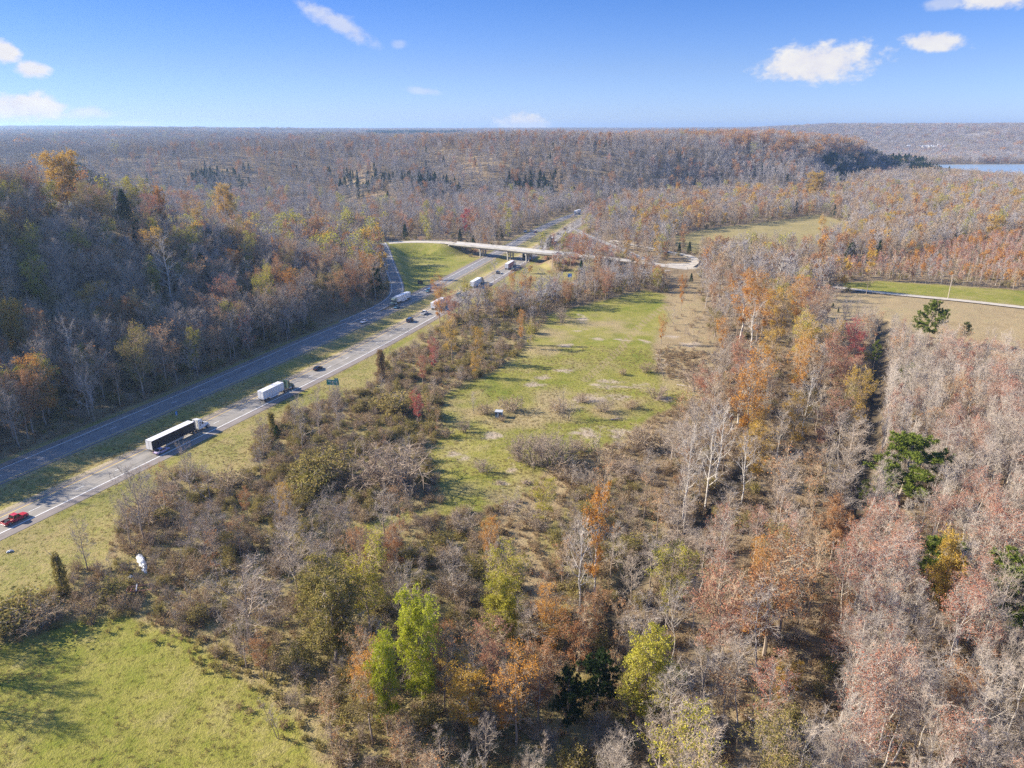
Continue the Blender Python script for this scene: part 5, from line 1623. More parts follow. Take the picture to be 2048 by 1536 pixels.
def stand_near():
    """individual plants up to the limit of each kind, nearest first; what is beyond the limit joins its stand"""
    todo = []
    for gap, mixes, hg in ((TREE_GAP, TREE_MIX, HGT), (BUSH_GAP, BUSH_MIX, BH)):
        x, y, zn = spread(gap, 55, 430, 2.4)
        hz = height_at(x, y)
        dS = np.array([np.min(np.hypot(MX - a, MY - b)) for a, b in zip(x, y)])
        for i in range(len(x)):
            zo = zn[i]
            big = gap is TREE_GAP
            if dS[i] < (2.2 if big else 1.0): continue
            if zo not in mixes:
                if big and blocks_view(x[i], y[i], hz[i], 14): continue
                k = choose(FAR_MIX[zo] if big else FAR_BUSH.get(zo, [('brushtan', .5), ('thicket', .5)]), 1)
                put_mass(AREA[zo], k[1][k[0][0]], x[i], y[i], hz[i], RNG.uniform(*hg[zo]) / (16 if big else 3)); continue
            if RNG.uniform() < .35 * (vnoise(np.array([x[i]]), np.array([y[i]]), 22, 81)[0] + .1): continue
            k = choose(mixes[zo], 1); kind = k[1][k[0][0]]
            if big and zo in ('plant', 'ripar'):
                _, pyy, _ = proj(x[i], y[i], 0.0)
                if zo == 'plant' and pyy > 1000 + 150 * vnoise(np.array([x[i]]), np.array([y[i]]), 40, 85)[0]:
                    kind = ('palevase', 'palered', 'slender', 'slendred', 'bare')[RNG.choice(5, p=(.22, .22, .28, .22, .06))]
                elif zo == 'ripar' and pyy > 1080 and x[i] > 30 and RNG.uniform() < .5:
                    kind = ('palevase', 'palered')[int(RNG.uniform() < .42)]
            lo, hi = hg[zo]
            h = lo + (hi - lo) * RNG.beta(1.6, 1.6)
            if kind == 'thin': h = min(h, 8)
            if kind == 'sycamore': h *= 1.2
            if zo == 'hill' and not big: h *= .9
            if blocks_view(x[i], y[i], hz[i], h) and RNG.uniform() < .9: continue
            leaf = None
            if kind == 'halfleaf':
                leaf = HALF_COL[RNG.integers(0, len(HALF_COL))]
                if zo == 'hill' and RNG.uniform() < .5: leaf = ['olive', 'ygreen', 'rust'][RNG.integers(0, 3)]
            if kind == 'slendred' and vnoise(np.array([x[i]]), np.array([y[i]]), 45, 83)[0] < -.12: kind = 'slender'
            px, py, dep = proj(x[i], y[i], hz[i] + h * .7)
            todo.append((-(h / dep) if (-60 < px < 2110 and py < 1640) else 1.0, kind, x[i], y[i], hz[i], h, leaf, zo, dep))
    todo.sort(key=lambda t: t[0])
    seen_, cnt_ = [], dict(COUNT)
    for t_ in todo:
        nm_ = NAME[t_[1]]
        ok_ = t_[0] < 0 and cnt_.get(nm_, 0) < LIMIT
        if ok_: cnt_[nm_] = cnt_.get(nm_, 0) + 1
        seen_.append(ok_)
    kept = [k for k in range(len(todo)) if seen_[k]]
    told = {kept[q]: lab for q, lab in mark_labels([(todo[k][1], todo[k][2], todo[k][3], todo[k][6]) for k in kept]).items()}
    for no_, (rank, kind, x, y, z, h, leaf, zo, dep) in enumerate(todo):
        nm = NAME[kind]
        if COUNT.get(nm, 0) < LIMIT and rank < 0:
            lab, grp = stand_label(kind, h, zo, leaf, y, z)
            plant(kind, x, y, z, h, leaf, told.get(no_, lab), 1.0, None, GROUPS[kind] + ' ' + place_of(zo, y, z) if no_ in told else grp)
        else:
            if dep < 330 and kind != 'halfleaf':
                high(kind); put_mass(AREA[zo], 'hi_' + kind, x, y, z, h / MODEL[kind][0][2])
            else:
                key = LIGHT_OF[kind] if kind != 'halfleaf' else (leaf if leaf in LITE else 'rust')
                own = dict(slender=18, slendred=18, pine=18, cedar=11, brush=3.2, brushtan=2.8, thicket=3.0, red=14, orange=15, ygreen=13, olive=9).get(key, 16)
                put_mass(AREA[zo], key, x, y, z, h / own)


stand_near()


def stand_mid():
    x, y, zn = spread(TREE_GAP, 430, 1250, 4.6)
    hz = height_at(x, y)
    tone = vnoise(x, y, 130, 91); tone2 = vnoise(x, y, 60, 92)
    for i in range(len(x)):
        zo = zn[i]
        if zo not in FAR_MIX: continue
        mix = FAR_MIX[zo]
        k, names = choose(mix, 1); key = names[k[0]]
        if tone[i] > .35 and key == 'grey' and RNG.uniform() < .3: key = 'tan'
        if zo == 'upland' and tone2[i] > .05 and hz[i] < 26 and -480 < x[i] < 60 and RNG.uniform() < .6: key = 'cedar'
        own = dict(slender=18, slendred=18, pine=18, cedar=11, red=14, orange=15, ygreen=13, olive=9).get(key, 16)
        h = RNG.uniform(*HGT[zo]) * (.8 if key == 'cedar' else 1)
        if blocks_view(x[i], y[i], hz[i], h) and RNG.uniform() < .85: continue
        put_mass(AREA[zo], key, x[i], y[i], hz[i], h / own)
    x, y, zn = spread({k: v * 1.15 for k, v in BUSH_GAP.items() if k in ('bank_e', 'bank_w', 'pink', 'reds', 'line', 'hill', 'valley', 'plain')}, 430, 900, 2.6)
    hz = height_at(x, y)
    for i in range(len(x)):
        zo = zn[i]
        k, names = choose(FAR_BUSH.get(zo, [('brush', .35), ('brushtan', .4), ('thicket', .25)]), 1)
        put_mass(AREA[zo], names[k[0]], x[i], y[i], hz[i], RNG.uniform(*BH[zo]) / 3)


stand_mid()
# a few trees outside the frame whose shadows cross the lawn
for px, py, h in ((-70, 1300, 12), (-110, 1345, 13), (-60, 1362, 11), (-150, 1400, 14), (-40, 1285, 9), (-120, 1290, 12), (-200, 1340, 14), (-95, 1420, 12)):
    x_, y_ = G(px, py)
    put_mass('thicket_woodland', 'hi_bare', x_, y_, 0.0, h / 16)
high('bare')


def stand_far():
    for r0, r1, c, s0 in ((1250, 2600, 14.5, 1.0), (2600, 4200, 22, 1.45), (4200, 8300, 44, 2.3)):
        x, y = jitter_grid(r0, r1, c)
        zn = zones(x, y)
        hz = height_at(x, y)
        cd = pl_dist(x, y, CREST)
        ridge = (1 - sstep(cd, 150, 420)) * sstep(hz, 15, 45) * sstep(x, -350, 100)
        tone = vnoise(x, y, 300, 95); t2 = vnoise(x, y, 120, 96)
        # pines cloak the steep end of the ridge by the river
        foot = sdf(x, y, UPLAND)
        rh = ridge_height(x, y)
        piney = (rh > 2) & (((x > 390) & (hz < 36) & (t2 > -.45 + .6 * (x < 520))) | ((x > 690) & (t2 > .1 - 1.4 * sstep(x, 690, 780))))
        piney |= (zn == 'upland') & (np.abs(hz - 22) < 9) & (x < -50) & (t2 > .35) & (r1 < 3000)
        stripx, stripy, _ = proj(x, y, hz + 14)
        piney |= (stripx > 730) & (stripx < 930) & (r0 > 2000) & (r0 < 3000) & (x < 0)
        scar = np.zeros(len(x), bool)
        for (px, py, w, hh) in SCARS:
            cx, cy = on_ground(px, py); ex = w * math.hypot(cx, cy) / F_PX * 1.05
            scar |= ((x - cx) / ex) ** 2 + ((y - cy) / (ex * 2.2)) ** 2 < 1.1
        for i in range(len(x)):
            if zn[i] == 'open' or scar[i]: continue
            u = RNG.uniform()
            if piney[i] and RNG.uniform() < .8: key = 'far_pine'
            elif u < .02: key = 'far_gold'
            elif u < .03 + .34 * ridge[i] + .08 * (tone[i] > .3): key = 'far_rust'
            elif u < .035 + .48 * ridge[i] + .09 * (tone[i] > .3): key = 'far_orange'
            elif u < .045 + .50 * ridge[i] + .11 * (tone[i] > .3) + .06 * (t2[i] > .4): key = 'far_red'
            elif u < .16 + .46 * ridge[i] + .38 * (zn[i] == 'plain'): key = 'far_tan'
            else: key = 'far_grey'
            put_mass('far_woodland' if zn[i] in ('bluff', 'plain', 'valley') else 'upland_woodland', key, x[i], y[i], hz[i], s0 * RNG.uniform(.85, 1.15), RNG.uniform(.75, 1.15))


stand_far()

# ground cover that nobody could count
tuft_mats = [M['grass_blades'], M['dry_blades']]


def tuft(seed, h, n, w, mat):
    rng = np.random.default_rng(seed); S = Shape()
    b = np.stack([rng.normal(size=n) * w, rng.normal(size=n) * w, np.full(n, -.03)], 1)
    e = b + np.stack([rng.normal(size=n) * h * .5, rng.normal(size=n) * h * .5, h * rng.uniform(.6, 1.2, n)], 1)
    sd = unit(rng.normal(size=(n, 3)) * [1, 1, 0]) * h * .12
    V = np.stack([b - sd, b + sd, e], 1).reshape(-1, 3)
    S._add(V, np.arange(len(V)).reshape(-1, 3), 0)
    return S.mesh('m', [mat])


lite('tuft', [tuft(600 + i, .22, 26, .22, M['grass_blades']) for i in range(3)])
lite('tuft_dry', [tuft(610 + i, .3, 26, .25, M['dry_blades']) for i in range(3)])
lite('litter_brush', [lite_pair(*bush(620 + i, .9, .9, 8, 3, 4, .008, 130, .2), [M['twig'], M['twig_tan'], M['brown']]) for i in range(3)])
lite('litter_green', [lite_pair(*bush(630 + i, .8, .9, 7, 3, 3, .008, 170, .2), [M['twig'], M['twig'], M['olive']]) for i in range(3)])


def ground_cover():
    x, y = jitter_grid(70, 300, 1.25)
    px, py, _ = proj(x, y, 0 * x)
    k = (px > -80) & (px < 2130) & (py < 1650); x, y = x[k], y[k]
    wx = x + 2.5 * vnoise(x, y, 8, 71); wy = y + 2.5 * vnoise(x, y, 8, 72)
    grass = inside(wx, wy, P['lawn']) | inside(wx, wy, P['main']) | inside(wx, wy, P['verge'])
    nd = pl_dist(x, y, NW, 'all'); fd = pl_dist(x, y, FW, 'all'); ny = pl_dist(x, y, NY, 'all'); fy = pl_dist(x, y, FY, 'all')
    median = (ny[1] > 0) & (ny[0] > 3) & (fy[1] < 0) & (fy[0] > 2.4)
    out = (nd[1] < 0) & (nd[0] > 3.6)
    g = (grass & out) | median
    dry = vnoise(x, y, 12, 73) > .05
    hz = height(x, y)
    hill = (fd[1] > 0) & (fd[0] > 4.5)
    zn = zones(x, y)
    lawn_in = np.where(inside(wx, wy, P['lawn']), pl_dist(wx, wy, np.vstack([P['lawn'], P['lawn'][:1]])), 99)
    for i in range(len(x)):
        if g[i] and lawn_in[i] < 5 and RNG.uniform() < .5 * (1 - lawn_in[i] / 5):
            put_mass('undergrowth', ('litter_green', 'litter_brush')[int(dry[i])], x[i], y[i], hz[i], RNG.uniform(.5, 1.3))
        elif g[i]:
            if RNG.uniform() < .8: put_mass('grass', 'tuft_dry' if dry[i] else 'tuft', x[i], y[i], hz[i], RNG.uniform(.6, 1.3))
        elif (out[i] or hill[i]) and zn[i] != 'open' and RNG.uniform() < (.38 if out[i] else .2):
            lawny = zn[i] in ('near', 'road', 'hill') and vnoise(np.array([x[i]]), np.array([y[i]]), 15, 74)[0] > .12
            put_mass('undergrowth', 'litter_green' if lawny else 'litter_brush', x[i], y[i], hz[i], RNG.uniform(.6, 1.5))


ground_cover()


def scatter_group(col):
    g = bpy.data.node_groups.new('scatter', 'GeometryNodeTree')
    g.interface.new_socket('Geometry', in_out='INPUT', socket_type='NodeSocketGeometry')
    g.interface.new_socket('Geometry', in_out='OUTPUT', socket_type='NodeSocketGeometry')
    n, l = g.nodes, g.links
    gi, go = n.new('NodeGroupInput'), n.new('NodeGroupOutput')
    ci = n.new('GeometryNodeCollectionInfo'); ci.inputs[0].default_value = col; ci.inputs[1].default_value = True; ci.inputs[2].default_value = True
    ip = n.new('GeometryNodeInstanceOnPoints'); ip.inputs['Pick Instance'].default_value = True
    def attr(nm, ty):
        a = n.new('GeometryNodeInputNamedAttribute'); a.data_type = ty; a.inputs[0].default_value = nm
        return next(o for o in a.outputs if o.enabled and o.name == 'Attribute')
    l.new(gi.outputs[0], ip.inputs['Points']); l.new(ci.outputs[0], ip.inputs['Instance'])
    l.new(attr('pick', 'INT'), ip.inputs['Instance Index'])
    l.new(attr('turn', 'FLOAT_VECTOR'), ip.inputs['Rotation'])
    l.new(attr('size', 'FLOAT_VECTOR'), ip.inputs['Scale'])
    l.new(ip.outputs[0], go.inputs[0])
    return g


AREA_LABEL = dict(thicket_woodland='mass of brush and bare trees around the field', creekside_woodland='mass of bare trees and brush along the creek', plantation_woodland='dense mass of slender pale trees past the ditch',
                  hillside_woodland='mass of bare trees covering the shaded hillside', valley_woodland='mass of grey bare trees in the valley behind the overpass', plain_woodland='mass of tawny bare trees on the plain past the field',
                  upland_woodland='grey and rust woodland covering the upland behind the valley', far_woodland='hazy woodland on the far bluffs and ridges', grass='short grass tufts on lawn, verge and field', undergrowth='low brown and green undergrowth between the trees')


def build_masses():
    areas = {}
    for (area, key), pts in MASSPTS.items(): areas.setdefault(area, []).append((key, pts))
    for area, items in areas.items():
        col = bpy.data.collections.new(area + '_models')           # holds the models only; not part of the scene
        start, k = {}, 0
        for key, _ in items:
            start[key] = k
            for me in LITE[key]:
                o = bpy.data.objects.new('%s_model_%03d' % (area, k), me); col.objects.link(o); k += 1
        X, S, T, Pk = [], [], [], []
        for key, pts in items:
            a = np.array(pts); n = len(a)
            X.append(a[:, :3]); w = RNG.uniform(.85, 1.18, n)
            S.append(np.stack([a[:, 3] * w, a[:, 3] * w, a[:, 5]], 1))
            T.append(np.stack([0 * a[:, 4], 0 * a[:, 4], a[:, 4]], 1))
            Pk.append(start[key] + RNG.integers(0, len(LITE[key]), n))
        X, S, T, Pk = np.vstack(X), np.vstack(S), np.vstack(T), np.concatenate(Pk)
        me = bpy.data.meshes.new(area)
        me.vertices.add(len(X)); me.vertices.foreach_set('co', X.astype(np.float32).ravel())
        for nm, ty, dat in (('size', 'FLOAT_VECTOR', S), ('turn', 'FLOAT_VECTOR', T)):
            at = me.attributes.new(nm, ty, 'POINT'); at.data.foreach_set('vector', dat.astype(np.float32).ravel())
        at = me.attributes.new('pick', 'INT', 'POINT'); at.data.foreach_set('value', Pk.astype(np.int32))
        me.update()
        o = link(area, me)
        md = o.modifiers.new('scatter', 'NODES'); md.node_group = scatter_group(col)
        prop(o, AREA_LABEL[area], 'stuff')
        print('MASS', area, len(X))


build_masses()
print('INDIVIDUALS', COUNT)


# ------------------------------------------------------------------ vehicles
def heading(x, y, east=True):
    ln = NW if east else FW
    k = int(np.argmin(np.hypot(ln[:, 0] - x, ln[:, 1] - y))); k = min(max(k, 1), len(ln) - 2)
    t = ln[k + 1] - ln[k - 1]
    a = math.atan2(t[1], t[0])
    return a if east else a + math.pi


PAINT = {}


def paint(name, col, rough=.3, coat=.6):
    if name not in PAINT: PAINT[name] = worn('car_paint_' + name, col, tuple(c * .75 + .03 for c in col), 1.5, rough, 0, coat, amt=.35)
    return PAINT[name]


def wheel(parent, x, y, r, w, name='wheel'):
    mb = MB(); mb.cyl((x, y, r), r, w, 18)
    o = mb.build(name, M['tyre'], parent, .02)
    mb = MB(); mb.cyl((x, y + (w * .5 if y > 0 else -w * .5), r), r * .6, .03, 14)
    mb.build('rim', M['rim'], o)
    return o


def rrect(x, w, z0, z1, c=.12):
    """ring across the car at station x, with rounded shoulders"""
    h = w / 2
    return [(x, -h + c * .5, z0), (x, h - c * .5, z0), (x, h, z0 + c), (x, h, z1 - c), (x, h - c, z1), (x, -h + c, z1), (x, -h, z1 - c), (x, -h, z0 + c)]


def car(name, label, cat, px, py, mat, east=True, style='sedan', z=None, group=None, turn=0.0, at=None):
    x, y = G(px, py) if at is None else at
    hz = Z0 + .02 if z is None else z
    root = link(name, None, None, (x, y, hz), (0, 0, (heading(x, y, east) if at is None else 0) + turn))
    tag(root, label, cat, group)
    L, W = dict(sedan=(4.7, 1.83), suv=(4.8, 1.95), van=(5.2, 2.0), pickup=(5.8, 2.02))[style]
    h = L / 2
    hood, belt, top = dict(sedan=(.86, .92, 1.46), suv=(1.02, 1.08, 1.78), van=(1.05, 1.1, 1.95), pickup=(1.08, 1.12, 1.88))[style]
    mb = MB()
    if style == 'pickup':
        mb.loft([rrect(h * u, W * w, z0, z1) for u, w, z0, z1 in [(.99, .84, .48, .86), (.93, .96, .38, 1.0), (.55, 1, .34, hood), (.22, 1, .33, belt), (-.27, 1, .33, belt)]])
        body = mb.build('body', mat, root, .03, smooth=False)
        mb = MB()
        mb.box((-h * .63, 0, .62), (h * .72, W * .9, .2)); mb.box((-h * .63, W / 2 - .05, .82), (h * .72, .1, .58)); mb.box((-h * .63, -W / 2 + .05, .82), (h * .72, .1, .58))
        mb.box((-h * .985, 0, .82), (.07, W * .96, .58))
        mb.build('bed', mat, root, .02)
        mb = MB(); mb.box((-h * .56, .2, .88), (.9, 1.1, .36)); mb.box((-h * .82, -.3, .82), (.5, .7, .24))
        mb.build('cargo', M['black'], root, .04)
        c0, c1, c2, c3 = .42, .2, -.18, -.27
    else:
        rear = dict(sedan=(.88, .95), suv=(1.06, 1.1), van=(1.08, 1.1))[style]
        mb.loft([rrect(h * u, W * w, z0, z1) for u, w, z0, z1 in [(.99, .80, .42, .68), (.93, .95, .30, hood - .14), (.5, 1, .27, hood), (.18, 1, .26, belt), (-.62, 1, .26, belt), (-.92, .96, .30, rear[0]), (-.99, .84, .42, rear[0] - .1)]])
        body = mb.build('body', mat, root, .03)
        c0, c1, c2, c3 = dict(sedan=(.42, .10, -.42, -.76), suv=(.44, .18, -.72, -.92), van=(.62, .36, -.86, -.96))[style]
    tw = .78
    mb = MB()
    mb.loft([[(h * a, -W * .46 * s1, z0), (h * a, W * .46 * s1, z0), (h * b, W * .5 * tw, z1), (h * b, -W * .5 * tw, z1)] for a, b, s1, z0, z1 in [(c0, c1, 1, belt - .02, top - .04), (c3, c2, 1, belt - .02, top - .04)]])
    mb.build('windows', M['glass'], root, .02)
    mb = MB()
    mb.box((h * (c1 + c2) / 2, 0, top - .01), (h * abs(c1 - c2) + .1, W * .80, .07))
    mb.build('roof', mat, root, .025)
    mb = MB()
    for s in (-1, 1):
        for a, b in ((c0, c1), ((c0 + c3) / 2 - .04, (c1 + c2) / 2), (c3, c2)):
            p0 = Vector((h * a, s * W * .465, belt)); p1 = Vector((h * b, s * W * .395, top - .02))
            mb.loft([[(p.x - .05, p.y - .03, p.z), (p.x + .05, p.y - .03, p.z), (p.x + .05, p.y + .03, p.z), (p.x - .05, p.y + .03, p.z)] for p in (p0, p1)])
    mb.build('pillars', mat, root)
    for s in (-1, 1):
        for u in (.62, -.60):
            wheel(root, h * u, s * (W / 2 - .1), .34 if style == 'sedan' else .39, .24)
        mb = MB(); mb.box((h * .955, s * W * .36, hood - .2), (.12, .36, .14)); mb.build('headlight', M['lamp_white'], root, .03)
        mb = MB(); mb.box((-h * .975, s * W * .40, .84), (.1, .28, .2)); mb.build('taillight', M['lamp_red'], root, .03)
        mb = MB(); mb.box((h * (c0 - .12), s * (W / 2 + .09), belt + .06), (.14, .2, .14)); mb.build('mirror', mat, root, .03)
    mb = MB(); mb.box((h * .99, 0, .48), (.12, W * .8, .2)); mb.build('front_bumper', M['black'], root, .03)
    mb = MB(); mb.box((-h * .99, 0, .48), (.12, W * .82, .2)); mb.build('rear_bumper', M['chrome'] if style == 'pickup' else M['black'], root, .03)
    return root


def semi(label, px, py, cabm, side, roof, door, east=True, trailer=14.6, cat='truck', skirt=True, sleeper=True, fair=True, off=0.0, rails=None):
    """tractor and box trailer; px, py is the foot of the rear end (east) or of the front end (west)"""
    x, y = G(px, py)
    a = heading(x, y, east)
    Lc = 6.6
    L = trailer + Lc - .6
    if east: ox, oy = x + math.cos(a) * L / 2, y + math.sin(a) * L / 2
    else: ox, oy = x - math.cos(a) * L / 2, y - math.sin(a) * L / 2
    a = heading(ox, oy, east)
    ox += -math.sin(a) * off; oy += math.cos(a) * off
    root = link('semi_truck', None, None, (ox, oy, Z0 + .02), (0, 0, a))
    tag(root, label, cat, 'box trailer trucks on the highway')
    r = -L / 2
    W = 2.6
    mb = MB(); mb.box((r + trailer / 2, 0, 2.58), (trailer, W, 2.86))
    tr = mb.build('trailer', side, root, .04)
    mb = MB()
    for s in (-1, 1):
        mb.box((r + trailer / 2, s * (W / 2 + .012), 1.24), (trailer - .1, .05, .16))
        for q in range(int(trailer / 1.2)):
            mb.box((r + .7 + 1.2 * q, s * (W / 2 + .006), 2.62), (.07, .03, 2.5))
    mb.build('side_rails', rails or M['steel'], tr)
    mb = MB(); mb.box((r + trailer / 2, 0, 4.025), (trailer - .06, W - .06, .03)); mb.build('roof', roof, tr)
    for s in (-1, 1):
        mb = MB(); mb.box((r - .02, s * W * .238, 2.58), (.06, W * .44, 2.6)); mb.build('door', door, tr, .01)
    mb = MB(); mb.box((r - .03, 0, 1.1), (.1, W * .98, .14)); mb.box((r + .1, -.8, .75), (.1, .1, .6)); mb.box((r + .1, .8, .75), (.1, .1, .6)); mb.box((r + .05, 0, .5), (.1, 2.3, .12))
    mb.build('rear_guard', M['chrome'], tr)
    for s in (-1, 1):
        mb = MB(); mb.box((r - .04, s * 1.15, 1.12), (.06, .2, .12)); mb.build('taillight', M['lamp_red'], tr)
        mb = MB(); mb.box((r + 2.9 + .1, s * .98, .42), (.03, .6, .55)); mb.build('mud_flap', M['black'], tr)
    if skirt:
        for s in (-1, 1):
            mb = MB(); mb.box((r + trailer * .5, s * (W / 2 - .06), .82), (trailer * .42, .03, .62)); mb.build('side_skirt', side if skirt == 1 else M['concrete'], tr)
    mb = MB(); mb.box((r + 1.9, 0, .95), (3.0, 1.1, .28)); mb.box((r + trailer - 3, 0, 1.0), (.25, 1.6, .5)); mb.build('bogie', M['black'], tr)
    for u in (1.2, 2.5):
        for s in (-1, 1): wheel(tr, r + u, s * 1.02, .5, .5)
    # tractor
    f = L / 2
    tc = link('tractor', None, root)
    mb = MB(); mb.box((f - 3.4, 0, .85), (6.2, .95, .3)); mb.build('chassis', M['black'], root)
    cab0 = f - 2.0
    back = cab0 - (2.5 if sleeper else 1.5)
    mb = MB()
    ring = lambda xx, w, z0, z1: [(xx, -w / 2, z0), (xx, w / 2, z0), (xx, w / 2, z1 - .12), (xx, w / 2 - .14, z1), (xx, -w / 2 + .14, z1), (xx, -w / 2, z1 - .12)]
    topz = 3.95 if fair else 3.0
    mb.loft([ring(back, 2.36, .75, topz), ring(cab0 - .9, 2.36, .75, topz - .25), ring(cab0 - .55, 2.3, .75, 2.9), ring(cab0, 2.2, .75, 2.05)])
    cab = mb.build('cab', cabm, root, .05)
    bpy.data.objects.remove(tc)
    mb = MB()
    ring2 = lambda xx, w, z0, z1: [(xx, -w / 2, z0), (xx, w / 2, z0), (xx, w / 2 * .92, z1), (xx, -w / 2 * .92, z1)]
    mb.loft([ring2(cab0, 1.9, .9, 2.0), ring2(f - .5, 1.6, .85, 1.78), ring2(f - .08, 1.45, .8, 1.55)])
    mb.build('hood', cabm, root, .08)
    mb = MB(); mb.box((f - .04, 0, 1.15), (.06, 1.15, .7)); mb.build('grille', M['chrome'], root)
    mb = MB(); mb.box((f - .1, 0, .58), (.35, 2.35, .38)); mb.build('bumper', cabm, root, .06)
    mb = MB()
    mb.loft([[(cab0 + .02, -1.02, 2.07), (cab0 + .02, 1.02, 2.07), (cab0 + .05, 1.02, 2.12), (cab0 + .05, -1.02, 2.12)], [(cab0 - .5, -1.0, 2.84), (cab0 - .5, 1.0, 2.84), (cab0 - .47, 1.0, 2.88), (cab0 - .47, -1.0, 2.88)]])
    mb.build('windshield', M['glass'], root)
    for s in (-1, 1):
        mb = MB(); mb.box((cab0 - .78, s * 1.17, 2.35), (.75, .06, .62)); mb.build('side_window', M['glass'], root)
        if sleeper:
            mb = MB(); mb.box((back + .8, s * 1.185, 2.75), (.5, .04, .45)); mb.box((back + .75, s * 1.185, 2.0), (.42, .04, .4)); mb.build('sleeper_window', M['glass'], root)
        mb = MB(); mb.cyl((back + .9, s * .98, .72), .33, 1.5, 14, 'x'); mb.build('fuel_tank', M['chrome'], root)
        mb = MB(); mb.cyl((back - .16, s * 1.0, 2.4), .09, 3.0, 10, 'z'); mb.build('exhaust_stack', M['chrome'], root)
        mb = MB(); mb.box((cab0 - .05, s * 1.42, 2.3), (.14, .22, .6)); mb.build('mirror', M['black'], root, .03)
        mb = MB(); mb.box((f - .3, s * .92, 1.2), (.3, .3, .26)); mb.build('headlight', M['lamp_white'], root, .04)
        mb = MB(); mb.loft([[(f - 1.05 + .78 * math.cos(q), s * .78, .62 + .68 * math.sin(q)), (f - 1.05 + .78 * math.cos(q), s * 1.18, .62 + .68 * math.sin(q)), (f - 1.05 + .70 * math.cos(q), s * 1.18, .62 + .60 * math.sin(q)), (f - 1.05 + .70 * math.cos(q), s * .78, .62 + .60 * math.sin(q))] for q in np.linspace(.1, 3.0, 9)])
        mb.build('fender', cabm, root)
        wheel(root, f - 1.05, s * 1.0, .5, .3)
        for u in (back - .75, back - 2.05): wheel(root, u, s * .98, .5, .5)
    return root


white = paint('white', (.80, .80, .78)); silver = paint('silver', (.48, .48, .48)); blackp = paint('black', (.016, .016, .02)); red = paint('red', (.50, .022, .03))
navy = paint('navy', (.03, .045, .09)); teal = paint('teal', (.10, .22, .26)); grey = paint('grey', (.12, .125, .13)); beige = paint('beige', (.55, .48, .36)); green = paint('green', (.06, .13, .10))
maroon = paint('maroon', (.20, .03, .03)); lilac = paint('lilac', (.42, .36, .52)); sage = paint('sage', (.22, .28, .22))
tw = worn('trailer_white', (.78, .78, .77), (.55, .54, .52), .5, .45, amt=.5); tb = worn('trailer_black', (.020, .018, .024), (.05, .045, .055), .4, .4, amt=.5)
tr_ = worn('trailer_roof', (.72, .71, .74), (.50, .50, .52), .35, .5, amt=.5); tred = worn('trailer_red', (.42, .14, .15), (.62, .55, .55), .22, .45, amt=.8); tdark = worn('trailer_dark_green', (.05, .085, .08), (.02, .03, .03), .4, .5)
tblue = worn('trailer_pale_blue', (.62, .68, .74), (.45, .50, .55), .4, .45)

car('pickup_truck', 'red pickup truck with a dark load in its open bed', 'pickup truck', 31, 1042.5, red, True, 'pickup')
semi('long truck with white cab and black trailer under a white roof', 301, 907, white, tb, tr_, tw, True, 16.0, skirt=2, rails=tb)
car('car', 'lilac grey car in the shadow behind the black trailer', 'car', 324, 905, lilac, True, 'sedan')
semi('truck with white box trailer and dark cab near the green sign', 523, 805, green, tw, tr_, tw, True, 10.6, sleeper=False)
car('car', 'black car alone in the eastbound passing lane above the green sign', 'car', 636, 739.4, blackp, True, 'sedan')
car('van', 'black van behind the white pickup on the eastbound lanes', 'van', 820, 643.5, navy, True, 'van')
car('pickup_truck', 'white pickup truck beside the grassy median', 'pickup truck', 849, 628.5, white, True, 'pickup')
semi('grey white truck half hidden by the orange roadside tree', 866, 621, white, tw, tr_, tw, True, 13)
car('suv', 'dark green suv ahead of the half hidden truck', 'suv', 918, 592, green, True, 'suv')
semi('pale truck in the sun midway to the overpass, eastbound', 944, 577, grey, tblue, tw, tw, True, 13.4)
car('suv', 'dark grey suv between the pale truck and the red trailer', 'suv', 996, 547, grey, True, 'suv')
semi('truck with a red and white trailer just before the overpass', 1013, 540, white, tred, tr_, tw, True, 13.4)
car('car', 'pale teal car in the shadow beside the red trailer', 'car', 1026, 541, sage, True, 'sedan')
car('van', 'black van leaving the shadow of the overpass', 'van', 1062, 522, blackp, True, 'van')
semi('dark truck under the overpass', 1048, 519, blackp, tdark, tdark, tdark, True, 12.5)
semi('truck with a white trailer just past the overpass', 1096.5, 488.5, green, tw, tw, tw, True, 12.5)
car('car', 'beige car ahead of the truck past the overpass', 'car', 1115, 468.5, beige, True, 'sedan')
car('suv', 'black suv farther up the eastbound lanes', 'suv', 1129.5, 460, blackp, True, 'suv')
car('van', 'dark van where the eastbound lanes vanish among trees', 'van', 1166, 440.5, grey, True, 'van')
car('car', 'white car on the shaded westbound lanes', 'car', 728, 645.5, white, False, 'sedan')
semi('westbound truck with white trailer and sage cab at the ramp', 781, 613, sage, tw, tw, tw, False, 13.6)
car('car', 'dark teal car beside the westbound truck', 'car', 794, 616.5, teal, False, 'sedan')
car('suv', 'dark teal suv behind the westbound truck', 'suv', 857, 584, teal, False, 'suv')
car('pickup_truck', 'white pickup truck far up the westbound lanes', 'pickup truck', 1050.5, 464.5, white, False, 'pickup')
car('van', 'tan van behind the far white pickup', 'van', 1062, 462.5, beige, False, 'van')
car('car', 'maroon car in the passing lane before the tan van', 'car', 1071, 466, maroon, False, 'sedan')
semi('white truck where the westbound lanes come out of the trees', 1148.5, 429.5, white, tw, tw, tw, False, 13)
ox = OVER[int(np.argmin(np.abs(OVER[:, 0] - G(1117, 508, 7.5)[0])))]
k_ = int(np.argmin(np.abs(OVER[:, 0] - ox[0]))); t_ = OVER[k_ + 1] - OVER[k_ - 1]
car('car', 'dark car crossing the overpass', 'car', 0, 0, navy, True, 'sedan', ox[2] + .02, None, math.atan2(t_[1], t_[0]), (ox[0] - .9, ox[1] - 1.9))

